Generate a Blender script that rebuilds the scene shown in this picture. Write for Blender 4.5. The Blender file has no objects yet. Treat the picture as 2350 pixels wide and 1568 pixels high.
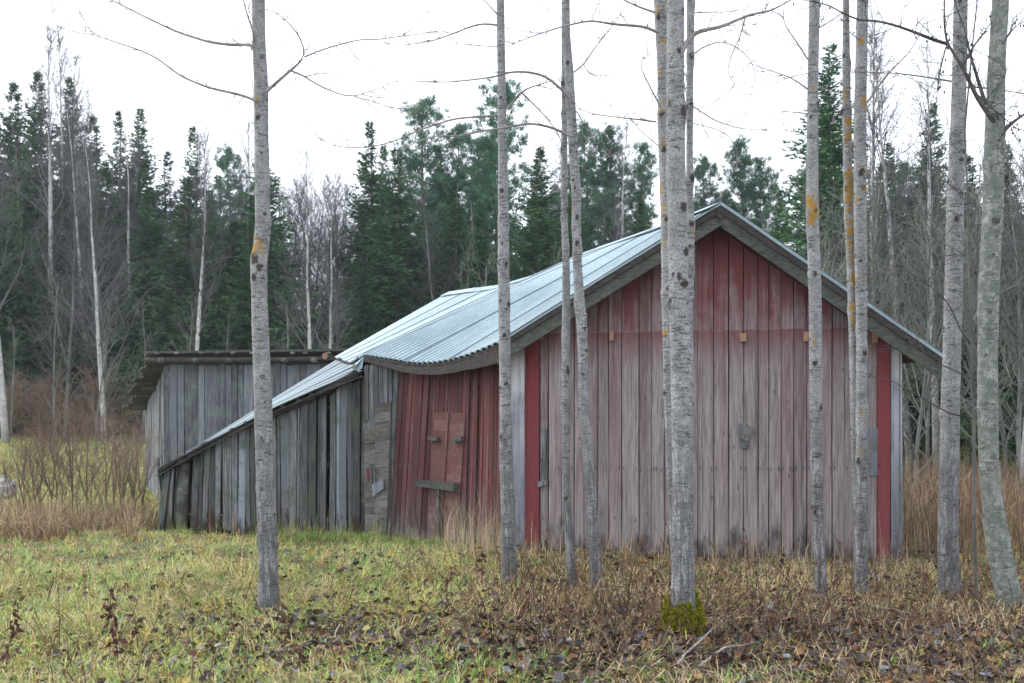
import bpy, math, random
import numpy as np
from math import radians, sin, cos, pi

# ------------------------------------------------------------------ camera, sky, sun, exposure
SC = bpy.context.scene
F, CX, HV, H = 2611.0, 1175.0, 948.0, 1.6          # photo units: 2350 x 1568, focal length and horizon row
cam_d = bpy.data.cameras.new('camera'); cam = bpy.data.objects.new('camera', cam_d)
SC.collection.objects.link(cam); SC.camera = cam
cam.location = (0, 0, H); cam.rotation_euler = (radians(90), 0, 0)
cam_d.sensor_width = 36; cam_d.lens = F / 2350 * 36
cam_d.shift_y = (HV - 784) / 2350
cam_d.clip_end = 2000
cam_d.dof.use_dof = True; cam_d.dof.focus_distance = 11.5; cam_d.dof.aperture_fstop = 3.2

SUN_EL, SUN_AZ = radians(38), radians(-62)          # azimuth from +Y towards +X
world = bpy.data.worlds.new('World'); SC.world = world; world.use_nodes = True
wn = world.node_tree; wn.nodes.clear()
sky = wn.nodes.new('ShaderNodeTexSky'); sky.sky_type = 'NISHITA'; sky.sun_disc = False
sky.sun_elevation = SUN_EL; sky.sun_rotation = SUN_AZ; sky.dust_density = 4; sky.air_density = 1.0
hs = wn.nodes.new('ShaderNodeHueSaturation'); hs.inputs['Saturation'].default_value = 0.35
mx = wn.nodes.new('ShaderNodeMix'); mx.data_type = 'RGBA'; mx.inputs[0].default_value = 0.8
mx.inputs[7].default_value = (9.2, 9.8, 10.9, 1)     # even overcast cloud
bg = wn.nodes.new('ShaderNodeBackground'); bg.inputs['Strength'].default_value = 0.1
wo = wn.nodes.new('ShaderNodeOutputWorld')
wn.links.new(sky.outputs[0], hs.inputs['Color']); wn.links.new(hs.outputs[0], mx.inputs[6])
wn.links.new(mx.outputs[2], bg.inputs[0]); wn.links.new(bg.outputs[0], wo.inputs[0])

sun_d = bpy.data.lights.new('sun', 'SUN'); sun_d.energy = 1.2; sun_d.angle = radians(25); sun_d.color = (1, .97, .92)
sun = bpy.data.objects.new('sun', sun_d); SC.collection.objects.link(sun)
sun.rotation_euler = (radians(90) - SUN_EL, 0, -SUN_AZ + pi)
sun.location = (-10, 0, 20)
SC.view_settings.view_transform = 'Standard'; SC.view_settings.look = 'None'
SC.view_settings.exposure = 1.08; SC.view_settings.gamma = 1.0
SC.view_settings.use_curve_mapping = False
SC.cycles.max_bounces = 6; SC.cycles.diffuse_bounces = 3; SC.cycles.transparent_max_bounces = 4

# ------------------------------------------------------------------ helpers
rng = np.random.default_rng(7)
random.seed(7)
COL = SC.collection
WPOS = {}

def mesh_from(name, V, quads=None, tris=None, smooth=False):
    V = np.asarray(V, dtype=np.float32).reshape(-1, 3)
    q = np.zeros((0, 4), np.int32) if quads is None or len(quads) == 0 else np.asarray(quads, np.int32)
    t = np.zeros((0, 3), np.int32) if tris is None or len(tris) == 0 else np.asarray(tris, np.int32)
    me = bpy.data.meshes.new(name)
    me.vertices.add(len(V)); me.vertices.foreach_set('co', V.ravel())
    nl = q.size + t.size
    me.loops.add(nl); me.loops.foreach_set('vertex_index', np.concatenate([q.ravel(), t.ravel()]))
    starts = np.concatenate([np.arange(len(q)) * 4, q.size + np.arange(len(t)) * 3]).astype(np.int32)
    me.polygons.add(len(starts)); me.polygons.foreach_set('loop_start', starts)
    me.polygons.foreach_set('use_smooth', np.full(len(starts), bool(smooth)))
    me.update(calc_edges=True)
    return me

class MB:
    """collects vertices and faces"""
    def __init__(s): s.V = []; s.Q = []; s.T = []; s.n = 0
    def add(s, V, Q=None, T=None):
        V = np.asarray(V, float).reshape(-1, 3)
        if Q is not None and len(Q): s.Q.append(np.asarray(Q, np.int64) + s.n)
        if T is not None and len(T): s.T.append(np.asarray(T, np.int64) + s.n)
        s.V.append(V); s.n += len(V)
    def arr(s):
        return (np.concatenate(s.V), np.concatenate(s.Q) if s.Q else None, np.concatenate(s.T) if s.T else None)
    def tube(s, pts, rad, sides=5, cap=True):
        pts = np.asarray(pts, float); n = len(pts)
        rad = np.full(n, rad) if np.isscalar(rad) else np.asarray(rad, float)
        t = np.gradient(pts, axis=0); t /= np.linalg.norm(t, axis=1)[:, None] + 1e-9
        ref = np.array([0.31, 0.12, 0.94]) if abs(t[:, 2].mean()) < .8 else np.array([1., 0.05, 0])
        a = np.cross(t, ref); a /= np.linalg.norm(a, axis=1)[:, None] + 1e-9
        b = np.cross(t, a)
        th = np.arange(sides) / sides * 2 * pi
        ring = pts[:, None] + rad[:, None, None] * (np.cos(th)[None, :, None] * a[:, None] + np.sin(th)[None, :, None] * b[:, None])
        i = np.arange(n - 1)[:, None] * sides; j = np.arange(sides)[None]; k = (j + 1) % sides
        Q = np.stack([i + j, i + k, i + sides + k, i + sides + j], -1).reshape(-1, 4)
        V = ring.reshape(-1, 3)
        T = None
        if cap:
            V = np.concatenate([V, pts[:1], pts[-1:]])
            c0, c1 = n * sides, n * sides + 1; jj = np.arange(sides); kk = (jj + 1) % sides
            T = np.concatenate([np.stack([np.full(sides, c0), kk, jj], -1), np.stack([np.full(sides, c1), (n - 1) * sides + jj, (n - 1) * sides + kk], -1)])
        s.add(V, Q, T)
    def diamonds(s, P, D, L, Wd, R=None):
        """leaf-like diamonds: base P, direction D, length L, width Wd"""
        P = np.asarray(P, float); D = np.asarray(D, float); n = len(P)
        D = D / (np.linalg.norm(D, axis=1)[:, None] + 1e-9)
        if R is None: R = rng.normal(size=(n, 3))
        S = np.cross(D, R); S /= np.linalg.norm(S, axis=1)[:, None] + 1e-9
        L = np.broadcast_to(np.asarray(L, float), n)[:, None]; Wd = np.broadcast_to(np.asarray(Wd, float), n)[:, None]
        V = np.stack([P, P + D * L * .45 + S * Wd * .5, P + D * L, P + D * L * .45 - S * Wd * .5], 1).reshape(-1, 3)
        s.add(V, np.arange(n)[:, None] * 4 + np.arange(4)[None])
    def box(s, c, ex, ey, ez):
        c = np.asarray(c, float); ex, ey, ez = [np.asarray(e, float) for e in (ex, ey, ez)]
        V = [c + a * ex + b * ey + d * ez for d in (-1, 1) for a, b in ((-1, -1), (1, -1), (1, 1), (-1, 1))]
        s.add(V, [[3, 2, 1, 0], [4, 5, 6, 7], [0, 1, 5, 4], [1, 2, 6, 5], [2, 3, 7, 6], [3, 0, 4, 7]])

def link(o, parent=None):
    COL.objects.link(o)
    if parent is not None: o.parent = parent
    return o

def part(name, V, Q, T, mat, parent=None, smooth=False, at=None):
    V = np.asarray(V, float).reshape(-1, 3)
    c = np.asarray(at if at is not None else V.mean(0), float)
    me = mesh_from(name, V - c, Q, T, smooth); me.materials.append(mat)
    o = bpy.data.objects.new(name, me); link(o, parent)
    o.location = c - (WPOS[parent] if parent is not None else 0)
    WPOS[o] = c
    return o

def mbpart(name, mb, mat, parent=None, smooth=False, at=None):
    return part(name, *mb.arr(), mat, parent, smooth, at)

def thing(name, loc, label, cat, group=None):
    o = bpy.data.objects.new(name, None); link(o); o.location = loc; WPOS[o] = np.asarray(loc, float)
    o.empty_display_size = .2
    tag(o, label, cat, group); return o

def tag(o, label=None, cat=None, group=None, kind=None):
    if label: o['label'] = label
    if cat: o['category'] = cat
    if group: o['group'] = group
    if kind: o['kind'] = kind
    return o

def P(u, v, Y):
    return np.array([(u - CX) / F * Y, Y, H - (v - HV) / F * Y])

class Wall:
    """a vertical plane through two plan points; pixels are cast onto it"""
    def __init__(s, A, B):
        s.A = np.array(A, float); s.B = np.array(B, float); d = s.B - s.A
        s.L = np.hypot(*d); s.d = d / s.L
        s.n = np.array([s.d[1], -s.d[0]])
        if s.n[1] > 0: s.n = -s.n
        s.d3 = np.array([s.d[0], s.d[1], 0]); s.n3 = np.array([s.n[0], s.n[1], 0])
    def plan(s, u):
        a = (u - CX) / F
        # A + t d with x = a*y
        t = (a * s.A[1] - s.A[0]) / (s.d[0] - a * s.d[1])
        return s.A + t * s.d
    def pt(s, u, v, off=0.0):
        p = s.plan(u); q = np.array([p[0], p[1], H - (v - HV) / F * p[1]])
        return q + s.n3 * off

def lerp(a, b, t): return a + (b - a) * t

def pl(pts, x):
    pts = np.asarray(pts, float); o = np.argsort(pts[:, 0]); return np.interp(x, pts[o, 0], pts[o, 1])

def vnoise(x, y, s=1.0, seed=0):
    """cheap smooth value noise, 0..1"""
    x = np.asarray(x, float) * s; y = np.asarray(y, float) * s
    def h(i, j):
        k = (i * 374761393 + j * 668265263 + seed * 982451653) & 0x7fffffff
        k = ((k ^ (k >> 13)) * 1274126177) & 0x7fffffff
        return ((k ^ (k >> 16)) & 0xffff) / 65535.0
    xi = np.floor(x).astype(np.int64); yi = np.floor(y).astype(np.int64); fx = x - xi; fy = y - yi
    fx = fx * fx * (3 - 2 * fx); fy = fy * fy * (3 - 2 * fy)
    return (h(xi, yi) * (1 - fx) + h(xi + 1, yi) * fx) * (1 - fy) + (h(xi, yi + 1) * (1 - fx) + h(xi + 1, yi + 1) * fx) * fy

def sstep(a, b, x):
    t = np.clip((np.asarray(x, float) - a) / (b - a), 0, 1); return t * t * (3 - 2 * t)

def ground(x, y):
    x = np.asarray(x, float); y = np.asarray(y, float)
    left = 1 - sstep(-3.5, 0.5, x)
    dip = -0.32 * left * sstep(13.5, 22, y) * (1 - sstep(22, 34, y))
    rise = 1.0 * sstep(22, 52, y) + np.clip(y - 52, 0, 400) * .02
    bump = (vnoise(x, y, .9, 1) - .5) * .10 + (vnoise(x, y, 2.7, 2) - .5) * .05
    near = np.exp(-((x - 2.2) ** 2 + (y - 8.1) ** 2) / .5) * .04
    return dip + rise + bump * (0.6 + 0.4 * sstep(16, 30, y)) + near

# ------------------------------------------------------------------ materials
class NT:
    def __init__(s, name):
        s.m = bpy.data.materials.new(name); s.m.use_nodes = True; s.t = s.m.node_tree; s.N = s.t.nodes
        s.b = s.N['Principled BSDF']; s.b.inputs['Roughness'].default_value = .85
        s.b.inputs['Specular IOR Level'].default_value = .25
    def node(s, k, **kw):
        n = s.N.new(k)
        for a, v in kw.items(): setattr(n, a, v)
        return n
    def set(s, sock, v):
        if hasattr(v, 'links') or isinstance(v, bpy.types.NodeSocket): s.t.links.new(v, sock)
        elif isinstance(v, (tuple, list)) and len(v) == 3 and sock.type == 'RGBA': sock.default_value = (*v, 1)
        else: sock.default_value = v
    def coord(s, kind='Object'):
        if kind == 'World': return s.node('ShaderNodeNewGeometry').outputs['Position']
        return s.node('ShaderNodeTexCoord').outputs[kind]
    def rand(s): return s.node('ShaderNodeObjectInfo').outputs['Random']
    def math(s, op, a, b=0.0, clamp=False):
        n = s.node('ShaderNodeMath', operation=op, use_clamp=clamp); s.set(n.inputs[0], a); s.set(n.inputs[1], b); return n.outputs[0]
    def vmath(s, op, a, b): 
        n = s.node('ShaderNodeVectorMath', operation=op); s.set(n.inputs[0], a); s.set(n.inputs[1], b); return n.outputs[0]
    def noise(s, vec, scale, detail=4, rough=.6, sc=(1, 1, 1)):
        if sc != (1, 1, 1): vec = s.vmath('MULTIPLY', vec, sc)
        n = s.node('ShaderNodeTexNoise'); s.set(n.inputs['Vector'], vec); s.set(n.inputs['Scale'], scale)
        s.set(n.inputs['Detail'], detail); s.set(n.inputs['Roughness'], rough); return n.outputs['Fac']
    def rng(s, x, a, b, c=0.0, d=1.0):
        n = s.node('ShaderNodeMapRange'); n.clamp = True
        for i, v in enumerate((x, a, b, c, d)): s.set(n.inputs[i], v)
        return n.outputs[0]
    def mix(s, f, a, b, mode='MIX'):
        n = s.node('ShaderNodeMix', data_type='RGBA', blend_type=mode); s.set(n.inputs[0], f); s.set(n.inputs[6], a); s.set(n.inputs[7], b); return n.outputs[2]
    def comb(s, x, y, z):
        n = s.node('ShaderNodeCombineXYZ'); s.set(n.inputs[0], x); s.set(n.inputs[1], y); s.set(n.inputs[2], z); return n.outputs[0]
    def sep(s, v):
        n = s.node('ShaderNodeSeparateXYZ'); s.set(n.inputs[0], v); return n.outputs
    def bump(s, h, strength=.4, dist=.01):
        n = s.node('ShaderNodeBump'); s.set(n.inputs['Height'], h); n.inputs['Strength'].default_value = strength
        n.inputs['Distance'].default_value = dist; s.t.links.new(n.outputs[0], s.b.inputs['Normal'])
    def done(s, col, rough=None):
        s.set(s.b.inputs['Base Color'], col)
        if rough is not None: s.set(s.b.inputs['Roughness'], rough)
        return s.m

def wood(name, dark, light, axis='Z', paint=None, pfun=None, green=None, gamt=0.0, rot=None, spread=.5, tint2=None, knots=True, rust=None, roth=.55):
    m = NT(name); r = m.rand()
    off = m.comb(m.math('MULTIPLY', r, 37.0), m.math('MULTIPLY', r, 91.0), m.math('MULTIPLY', r, 53.0))
    v = m.vmath('ADD', m.coord(), off)
    st = {'Z': (1, 1, .055), 'X': (.055, 1, 1)}[axis]
    g = m.noise(v, 55, 5, .65, st); g2 = m.noise(v, 13, 4, .6, st); bl = m.noise(v, 2.3, 3, .6)
    col = m.mix(m.rng(g, .34, .64), dark, light)
    g3 = m.noise(v, 26, 4, .7, {'Z': (1, 1, .02), 'X': (.02, 1, 1)}[axis])
    col = m.mix(m.rng(g2, .40, .60, 0, .9), col, m.mix(.3, col, dark))
    col = m.mix(m.rng(g3, .56, .66, 0, .7), col, (dark[0] * .5, dark[1] * .48, dark[2] * .46))
    if tint2: col = m.mix(m.math('MULTIPLY', m.rng(m.math('FRACT', m.math('MULTIPLY', r, 7.31)), .45, 1.0), .75), col, tint2)
    w = m.coord('World'); z = m.sep(w)[2]
    if paint:
        col = m.mix(pfun(m, g2, g, bl, z, r), col, paint)
    val = m.rng(m.math('FRACT', m.math('MULTIPLY', r, 13.7)), 0, 1, 1 - spread, 1 + spread * .6)
    col = m.mix(1.0, col, m.comb(val, val, val), 'MULTIPLY')
    if knots:
        vo = m.node('ShaderNodeTexVoronoi'); m.set(vo.inputs['Vector'], m.vmath('MULTIPLY', v, (9, 9, 3.4) if axis == 'Z' else (3.4, 9, 9)))
        vo.inputs['Scale'].default_value = 1.0
        col = m.mix(m.rng(vo.outputs['Distance'], .05, .12, .75, 0), col, (dark[0] * .45 + .01, dark[1] * .36, dark[2] * .36))
    if green: col = m.mix(m.math('MULTIPLY', m.rng(m.noise(w, 3.1, 5, .7), .48, .66), gamt), col, green)
    if rot:
        k = m.math('ADD', m.rng(z, 0.0, roth, 1, 0), m.math('MULTIPLY', m.math('SUBTRACT', m.noise(w, 6, 3, .6, (1, 1, .35)), .5), 2.2))
        col = m.mix(m.rng(k, .55, .95, 0, .85), col, rot)
    if rust:
        k2 = m.math('MULTIPLY', m.rng(z, .05, .75, 1, 0), m.rng(m.noise(m.vmath('ADD', w, off), 5, 3, .6, (1, 1, .22)), .56, .66))
        col = m.mix(m.math('MULTIPLY', k2, .55), col, rust)
    m.bump(m.math('ADD', g, m.math('MULTIPLY', g2, .6)), .7, .008)
    return m.done(col, .88)

def p_gable(m, g2, g, bl, z, r):
    # red paint survives under the verge, ends at an old level line and runs down some boards below it
    up = m.rng(m.math('ADD', z, m.math('MULTIPLY', m.math('SUBTRACT', g2, .5), .05)), 2.51, 2.53)
    hi = m.math('MULTIPLY', up, m.rng(m.math('ADD', m.math('ADD', g2, bl), m.math('MULTIPLY', m.rng(z, 2.6, 3.3), .34)), .86, 1.26, .22, .95))
    band = m.math('MULTIPLY', m.math('SUBTRACT', 1.0, up), m.rng(z, 2.05, 2.52, .0, .80))
    low = m.math('MULTIPLY', m.math('SUBTRACT', 1.0, up), m.math('MULTIPLY', m.rng(m.math('ADD', g2, m.math('MULTIPLY', r, .35)), .60, .92, .05, .42), m.rng(z, .1, 1.6, .25, 1)))
    return m.math('MAXIMUM', hi, m.math('MAXIMUM', band, low))
def p_red(m, g2, g, bl, z, r):
    k = m.math('ADD', m.math('ADD', g2, m.math('MULTIPLY', bl, .7)), m.math('MULTIPLY', m.rng(z, -.1, .8), .5))
    return m.rng(k, .94, 1.44, .05, .90)
def p_full(m, g2, g, bl, z, r):
    return m.rng(m.math('ADD', m.math('ADD', g, bl), g2), .95, 1.5, .35, 1.0)
def p_white(m, g2, g, bl, z, r):
    return m.math('MULTIPLY', m.rng(m.math('ADD', g2, bl), .75, 1.1), m.rng(z, .7, 2.2))

GREY_D, GREY_L = (.10, .10, .105), (.33, .33, .345)
M_GABLE = wood('weathered_red_board', (.19, .163, .164), (.40, .350, .346), paint=(.165, .048, .052), pfun=p_gable, rot=(.06, .048, .042), spread=.2)
M_RED = wood('flaking_red_board', (.085, .062, .060), (.22, .165, .158), paint=(.135, .040, .042), pfun=p_red, rot=(.25, .225, .18), spread=.4, roth=.36)
M_REDFULL = wood('painted_red_board', (.09, .05, .05), (.27, .14, .14), paint=(.215, .048, .056), pfun=p_full, spread=.1, rot=(.10, .06, .05), roth=.3)
M_CORNER = wood('grey_corner_board', (.14, .15, .175), (.27, .285, .33), paint=(.62, .62, .64), pfun=p_white, spread=.05, rot=(.06, .06, .055))
M_GREY = wood('grey_board', (.055, .058, .06), (.235, .24, .25), spread=.6, tint2=(.27, .295, .34), green=(.075, .10, .055), gamt=.8, rot=(.04, .022, .015), rust=(.22, .075, .035))
M_GREY2 = wood('old_grey_board', (.07, .075, .08), (.26, .27, .285), spread=.4, tint2=(.27, .285, .32), green=(.20, .23, .20), gamt=.55)
M_GREYX = wood('grey_plank', (.12, .11, .105), (.27, .25, .235), axis='X', spread=.35, green=(.1, .11, .07), gamt=.4)
M_DOORX = wood('door_plank', (.10, .072, .066), (.27, .19, .175), axis='X', paint=(.165, .065, .062), pfun=p_red, spread=.22)
M_BARGE = wood('mossy_bargeboard', (.05, .052, .048), (.13, .135, .12), axis='X', spread=.15, green=(.12, .135, .085), gamt=.5, knots=False)
M_DARK = wood('dark_timber', (.035, .03, .028), (.10, .088, .08), axis='X', spread=.2, knots=False)
M_DARKZ = wood('dark_post', (.05, .045, .04), (.13, .12, .105), spread=.2, green=(.30, .34, .30), gamt=.5, knots=False)
M_SOFF = wood('soffit_board', (.05, .025, .025), (.10, .04, .04), axis='X', spread=.1, knots=False)
M_FRESH = wood('fresh_cut_wood', (.28, .16, .10), (.46, .29, .19), spread=.15, knots=False)

def metal(name='galvanised_sheet', k=1.0):
    m = NT(name); w = m.coord('World')
    g = m.noise(w, 34, 4, .75); b = m.noise(w, 1.7, 4, .6); sp = m.noise(w, 110, 2, .6)
    col = m.mix(m.rng(g, .30, .60), (.27 * k, .36 * k, .395 * k), (.42 * k, .52 * k, .56 * k))
    col = m.mix(m.rng(b, .42, .72, 0, .5), col, (.19, .25, .30))
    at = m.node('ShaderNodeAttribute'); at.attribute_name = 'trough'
    dirt_shade = m.math('MULTIPLY', at.outputs['Fac'], m.rng(m.math('ADD', m.math('MULTIPLY', g, .6), m.math('MULTIPLY', sp, .5)), .40, .62, .25, 1))  # speckled dirt in the troughs, doubling as corrugation shading painted into the colour
    col = m.mix(m.math('MULTIPLY', dirt_shade, .75), col, (.075, .10, .115))
    val = m.rng(m.rand(), 0, 1, .86, 1.08); col = m.mix(1.0, col, m.comb(val, val, val), 'MULTIPLY')
    m.b.inputs['Metallic'].default_value = .15; m.b.inputs['Specular IOR Level'].default_value = .2
    return m.done(col, .6)
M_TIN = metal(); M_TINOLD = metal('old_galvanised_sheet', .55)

def bark(name, light, dark, fiss=1.0, lich=(.40, .22, .02), lamt=.5, green=None, gamt=0.0):
    m = NT(name); o = m.coord(); z = m.sep(o)[2]; r = m.rand()
    off = m.comb(m.math('MULTIPLY', r, 31.0), m.math('MULTIPLY', r, 77.0), m.math('MULTIPLY', r, 13.0)); v = m.vmath('ADD', o, off)
    base = m.mix(m.rng(m.noise(v, 7, 5, .7), .36, .64), light, (light[0] * .60, light[1] * .60, light[2] * .61))
    fine = m.noise(v, 75, 4, .75)
    base = m.mix(m.rng(fine, .47, .63, 0, .85), base, (dark[0] * 1.5, dark[1] * 1.5, dark[2] * 1.5))
    pale = m.noise(v, 38, 3, .6, (1, 1, 2.2))
    base = m.mix(m.rng(pale, .58, .72, 0, .55), base, (light[0] * 1.35, light[1] * 1.38, light[2] * 1.4))
    # lenticel rows: short dark horizontal marks gathered in uneven bands
    mark = m.noise(v, 16, 4, .7, (.8, .8, 5.0)); gate = m.noise(v, 3.0, 3, .6, (.25, .25, 1.6))
    mk = m.math('MULTIPLY', m.rng(mark, .54, .62), m.rng(gate, .40, .52, .2, 1))
    base = m.mix(m.math('MULTIPLY', mk, .85), base, (dark[0] * 1.0, dark[1] * .96, dark[2] * .94))
    fz = m.noise(v, 36, 5, .75, (1, 1, .12)); fw = m.math('ADD', z, m.math('MULTIPLY', m.math('SUBTRACT', m.noise(v, 2.5, 3), .5), 1.6))
    low = m.rng(fw, 0.3, 2.0, fiss * .85, 0.0)
    fm = m.math('MULTIPLY', m.rng(fz, .45, .55), low)
    base = m.mix(m.math('MULTIPLY', fm, .72), base, dark)
    base = m.mix(m.rng(z, 0, .45, .22 * fiss, 0), base, (dark[0] * 1.1, dark[1] * 1.1, dark[2]))
    at = m.node('ShaderNodeAttribute'); at.attribute_name = 'knot'
    kk = m.math('ADD', at.outputs['Fac'], m.math('MULTIPLY', m.math('SUBTRACT', m.noise(v, 60, 3, .7), .5), .9))
    base = m.mix(m.rng(kk, .42, .62, 0, .92), base, (.04, .034, .03))
    if lamt > 0:
        at2 = m.node('ShaderNodeAttribute'); at2.attribute_name = 'lichen'
        k = m.math('ADD', m.noise(v, 26, 5, .75), m.math('MULTIPLY', at2.outputs['Fac'], .215))
        base = m.mix(m.rng(k, .66, .72, 0, .95), base, lich)
    if green: base = m.mix(m.math('MULTIPLY', m.rng(m.noise(v, 14, 5, .75), .44, .56), gamt), base, green)
    m.bump(m.math('SUBTRACT', m.math('MULTIPLY', fine, .5), m.math('ADD', m.math('MULTIPLY', fm, 1.3), m.math('MULTIPLY', mk, .4))), .8, .014)
    return m.done(base, .9)
M_ASPEN = bark('aspen_bark', (.43, .43, .43), (.07, .07, .071))
M_ALDER = bark('lichened_bark', (.40, .405, .38), (.075, .08, .075), fiss=.25, green=(.15, .18, .15), gamt=.85, lamt=0)
M_BIRCH = bark('birch_bark', (.80, .79, .77), (.06, .055, .055), fiss=.5, lamt=0)

def simple(name, a, b, scale=20, rough=.9, sc=(1, 1, 1), objrand=.0, trans=0.0):
    m = NT(name); v = m.coord('World'); col = m.mix(m.rng(m.noise(v, scale, 4, .6, sc), .35, .65), a, b)
    if objrand:
        val = m.rng(m.rand(), 0, 1, 1 - objrand, 1 + objrand); col = m.mix(1.0, col, m.comb(val, val, val), 'MULTIPLY')
    return m.done(col, rough)
M_TWIG = simple('aspen_twig', (.19, .165, .16), (.36, .33, .315), 9)
M_TWIGD = simple('dark_twig', (.055, .05, .048), (.13, .12, .11), 9)
M_SPTRUNK = simple('conifer_bark', (.10, .08, .068), (.19, .155, .13), 6, objrand=.2)
M_PITRUNK = simple('pine_bark', (.17, .09, .062), (.27, .14, .09), 4, objrand=.15)
M_SPRUCE = simple('spruce_needles', (.028, .085, .042), (.085, .175, .070), .8, objrand=.3)
M_PINE = simple('pine_needles', (.042, .118, .072), (.100, .200, .110), 1.1, objrand=.25)
M_BARE = simple('bare_twigs', (.085, .080, .088), (.16, .15, .16), .5, objrand=.25)
M_BAREG = simple('bare_grey_twigs', (.11, .115, .095), (.22, .225, .195), .5, objrand=.25)
M_BARER = simple('reddish_twigs', (.15, .098, .078), (.24, .165, .13), .6, objrand=.2)
M_GTRUNK = simple('grey_stem', (.11, .112, .105), (.24, .245, .23), 5, sc=(1, 1, .4), objrand=.2)
M_STONE = simple('pale_stone', (.26, .255, .26), (.52, .51, .50), 14)

def vcol(name, rough=.8, spec=.25, trans=0.0):
    m = NT(name); a = m.node('ShaderNodeAttribute'); a.attribute_name = 'Col'
    m.b.inputs['Specular IOR Level'].default_value = spec
    return m.done(a.outputs['Color'], rough)
M_GRASS = vcol('grass_blade', .75, .2)
M_LEAF = vcol('dead_leaf', .5, .35)
M_STALK = vcol('dead_stalk', .85, .2)
M_MOSS = vcol('moss_tuft', .9, .1)

def ground_mat():
    m = NT('meadow_soil'); w = m.coord('World')
    a = m.noise(w, 1.3, 5, .65); b = m.noise(w, 9, 5, .7); c = m.noise(w, .25, 3, .5)
    col = m.mix(m.rng(b, .35, .65), (.035, .03, .022), (.11, .09, .055))
    col = m.mix(m.rng(a, .42, .62, 0, .75), col, (.085, .10, .035))
    y = m.sep(w)[1]
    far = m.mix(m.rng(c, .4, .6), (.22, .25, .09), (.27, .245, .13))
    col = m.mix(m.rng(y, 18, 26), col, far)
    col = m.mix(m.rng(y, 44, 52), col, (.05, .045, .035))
    m.bump(b, .5, .03)
    return m.done(col, .95)
M_GROUND = ground_mat()

# ------------------------------------------------------------------ ground
def make_ground():
    xs = np.unique(np.concatenate([np.linspace(-400, -30, 24), np.linspace(-30, 30, 260), np.linspace(30, 400, 24)]))
    ys = np.unique(np.concatenate([np.linspace(-60, 4, 14), np.linspace(4, 24, 110), np.linspace(24, 70, 60), np.linspace(70, 600, 24)]))
    X, Y = np.meshgrid(xs, ys); Z = ground(X, Y)
    V = np.stack([X, Y, Z], -1).reshape(-1, 3); nx = len(xs); i = np.arange(len(ys) - 1)[:, None] * nx; j = np.arange(nx - 1)[None]
    Q = np.stack([i + j, i + j + 1, i + nx + j + 1, i + nx + j], -1).reshape(-1, 4)
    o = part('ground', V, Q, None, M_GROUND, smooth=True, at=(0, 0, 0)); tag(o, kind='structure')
make_ground()

# ------------------------------------------------------------------ boards
def board(BL, BR, TR, TL, n3, th, mat, parent, name='board', segs=3, jit=.003, ch=.004):
    BL, BR, TR, TL = [np.asarray(p, float) for p in (BL, BR, TR, TL)]
    d = (BR - BL); d /= np.linalg.norm(d) + 1e-9
    V = []; up = (TL - BL); up /= np.linalg.norm(up) + 1e-9
    ph = random.random() * 6
    for k in range(segs + 1):
        t = k / segs
        l = lerp(BL, TL, t) + d * random.uniform(-jit, jit); r = lerp(BR, TR, t) + d * random.uniform(-jit, jit)
        w = n3 * (sin(ph + t * 3) * jit * 1.2)
        l = l + w; r = r + w
        V += [l - n3 * th, l - n3 * ch, l + d * ch, r - d * ch, r - n3 * ch, r - n3 * th]
    Q = []
    for k in range(segs):
        a = k * 6; b = a + 6
        for j in range(6): q = (j + 1) % 6; Q.append([a + j, a + q, b + q, b + j])
    e = segs * 6
    Q += [[5, 4, 1, 0], [4, 3, 2, 1], [e, e + 1, e + 4, e + 5], [e + 1, e + 2, e + 3, e + 4]]
    return part(name, V, Q, None, mat, parent)

def plank_uv(wall, quad, off, th, mat, parent, name='plank', jit=.002):
    """a board from four photo points (BL, BR, TR, TL) on a wall"""
    p = [wall.pt(u, v, off) for u, v in quad]
    return board(*p, wall.n3, th, mat, parent, name, 2, jit)

# ------------------------------------------------------------------ the red barn
W_G = Wall((.025, 13.2), (4.155, 12.15))                  # gable
W_R = Wall((.025 - .02, 13.17), (-1.53, 14.86))           # leaning red side wall
W_L = Wall((-4.717, 15.3), (-1.536, 14.85))               # lean-to front
PEAK = np.array([2.255, 12.27, 3.86]); RDIR = np.array([-.381, .924])
RIDGE_W = Wall(PEAK[:2], (-1.14, 20.5))

barn = thing('plank_barn', (2.0, 12.6, 0.0), 'sagging barn with red gable, grey lean-to and corrugated metal roof', 'barn')

def roof_z_gable(u):
    p = W_G.plan(u); pk = W_G.plan(1655); s = np.hypot(*(p - pk))
    return 3.80 - (.596 if u < 1655 else .748) * s

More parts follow.
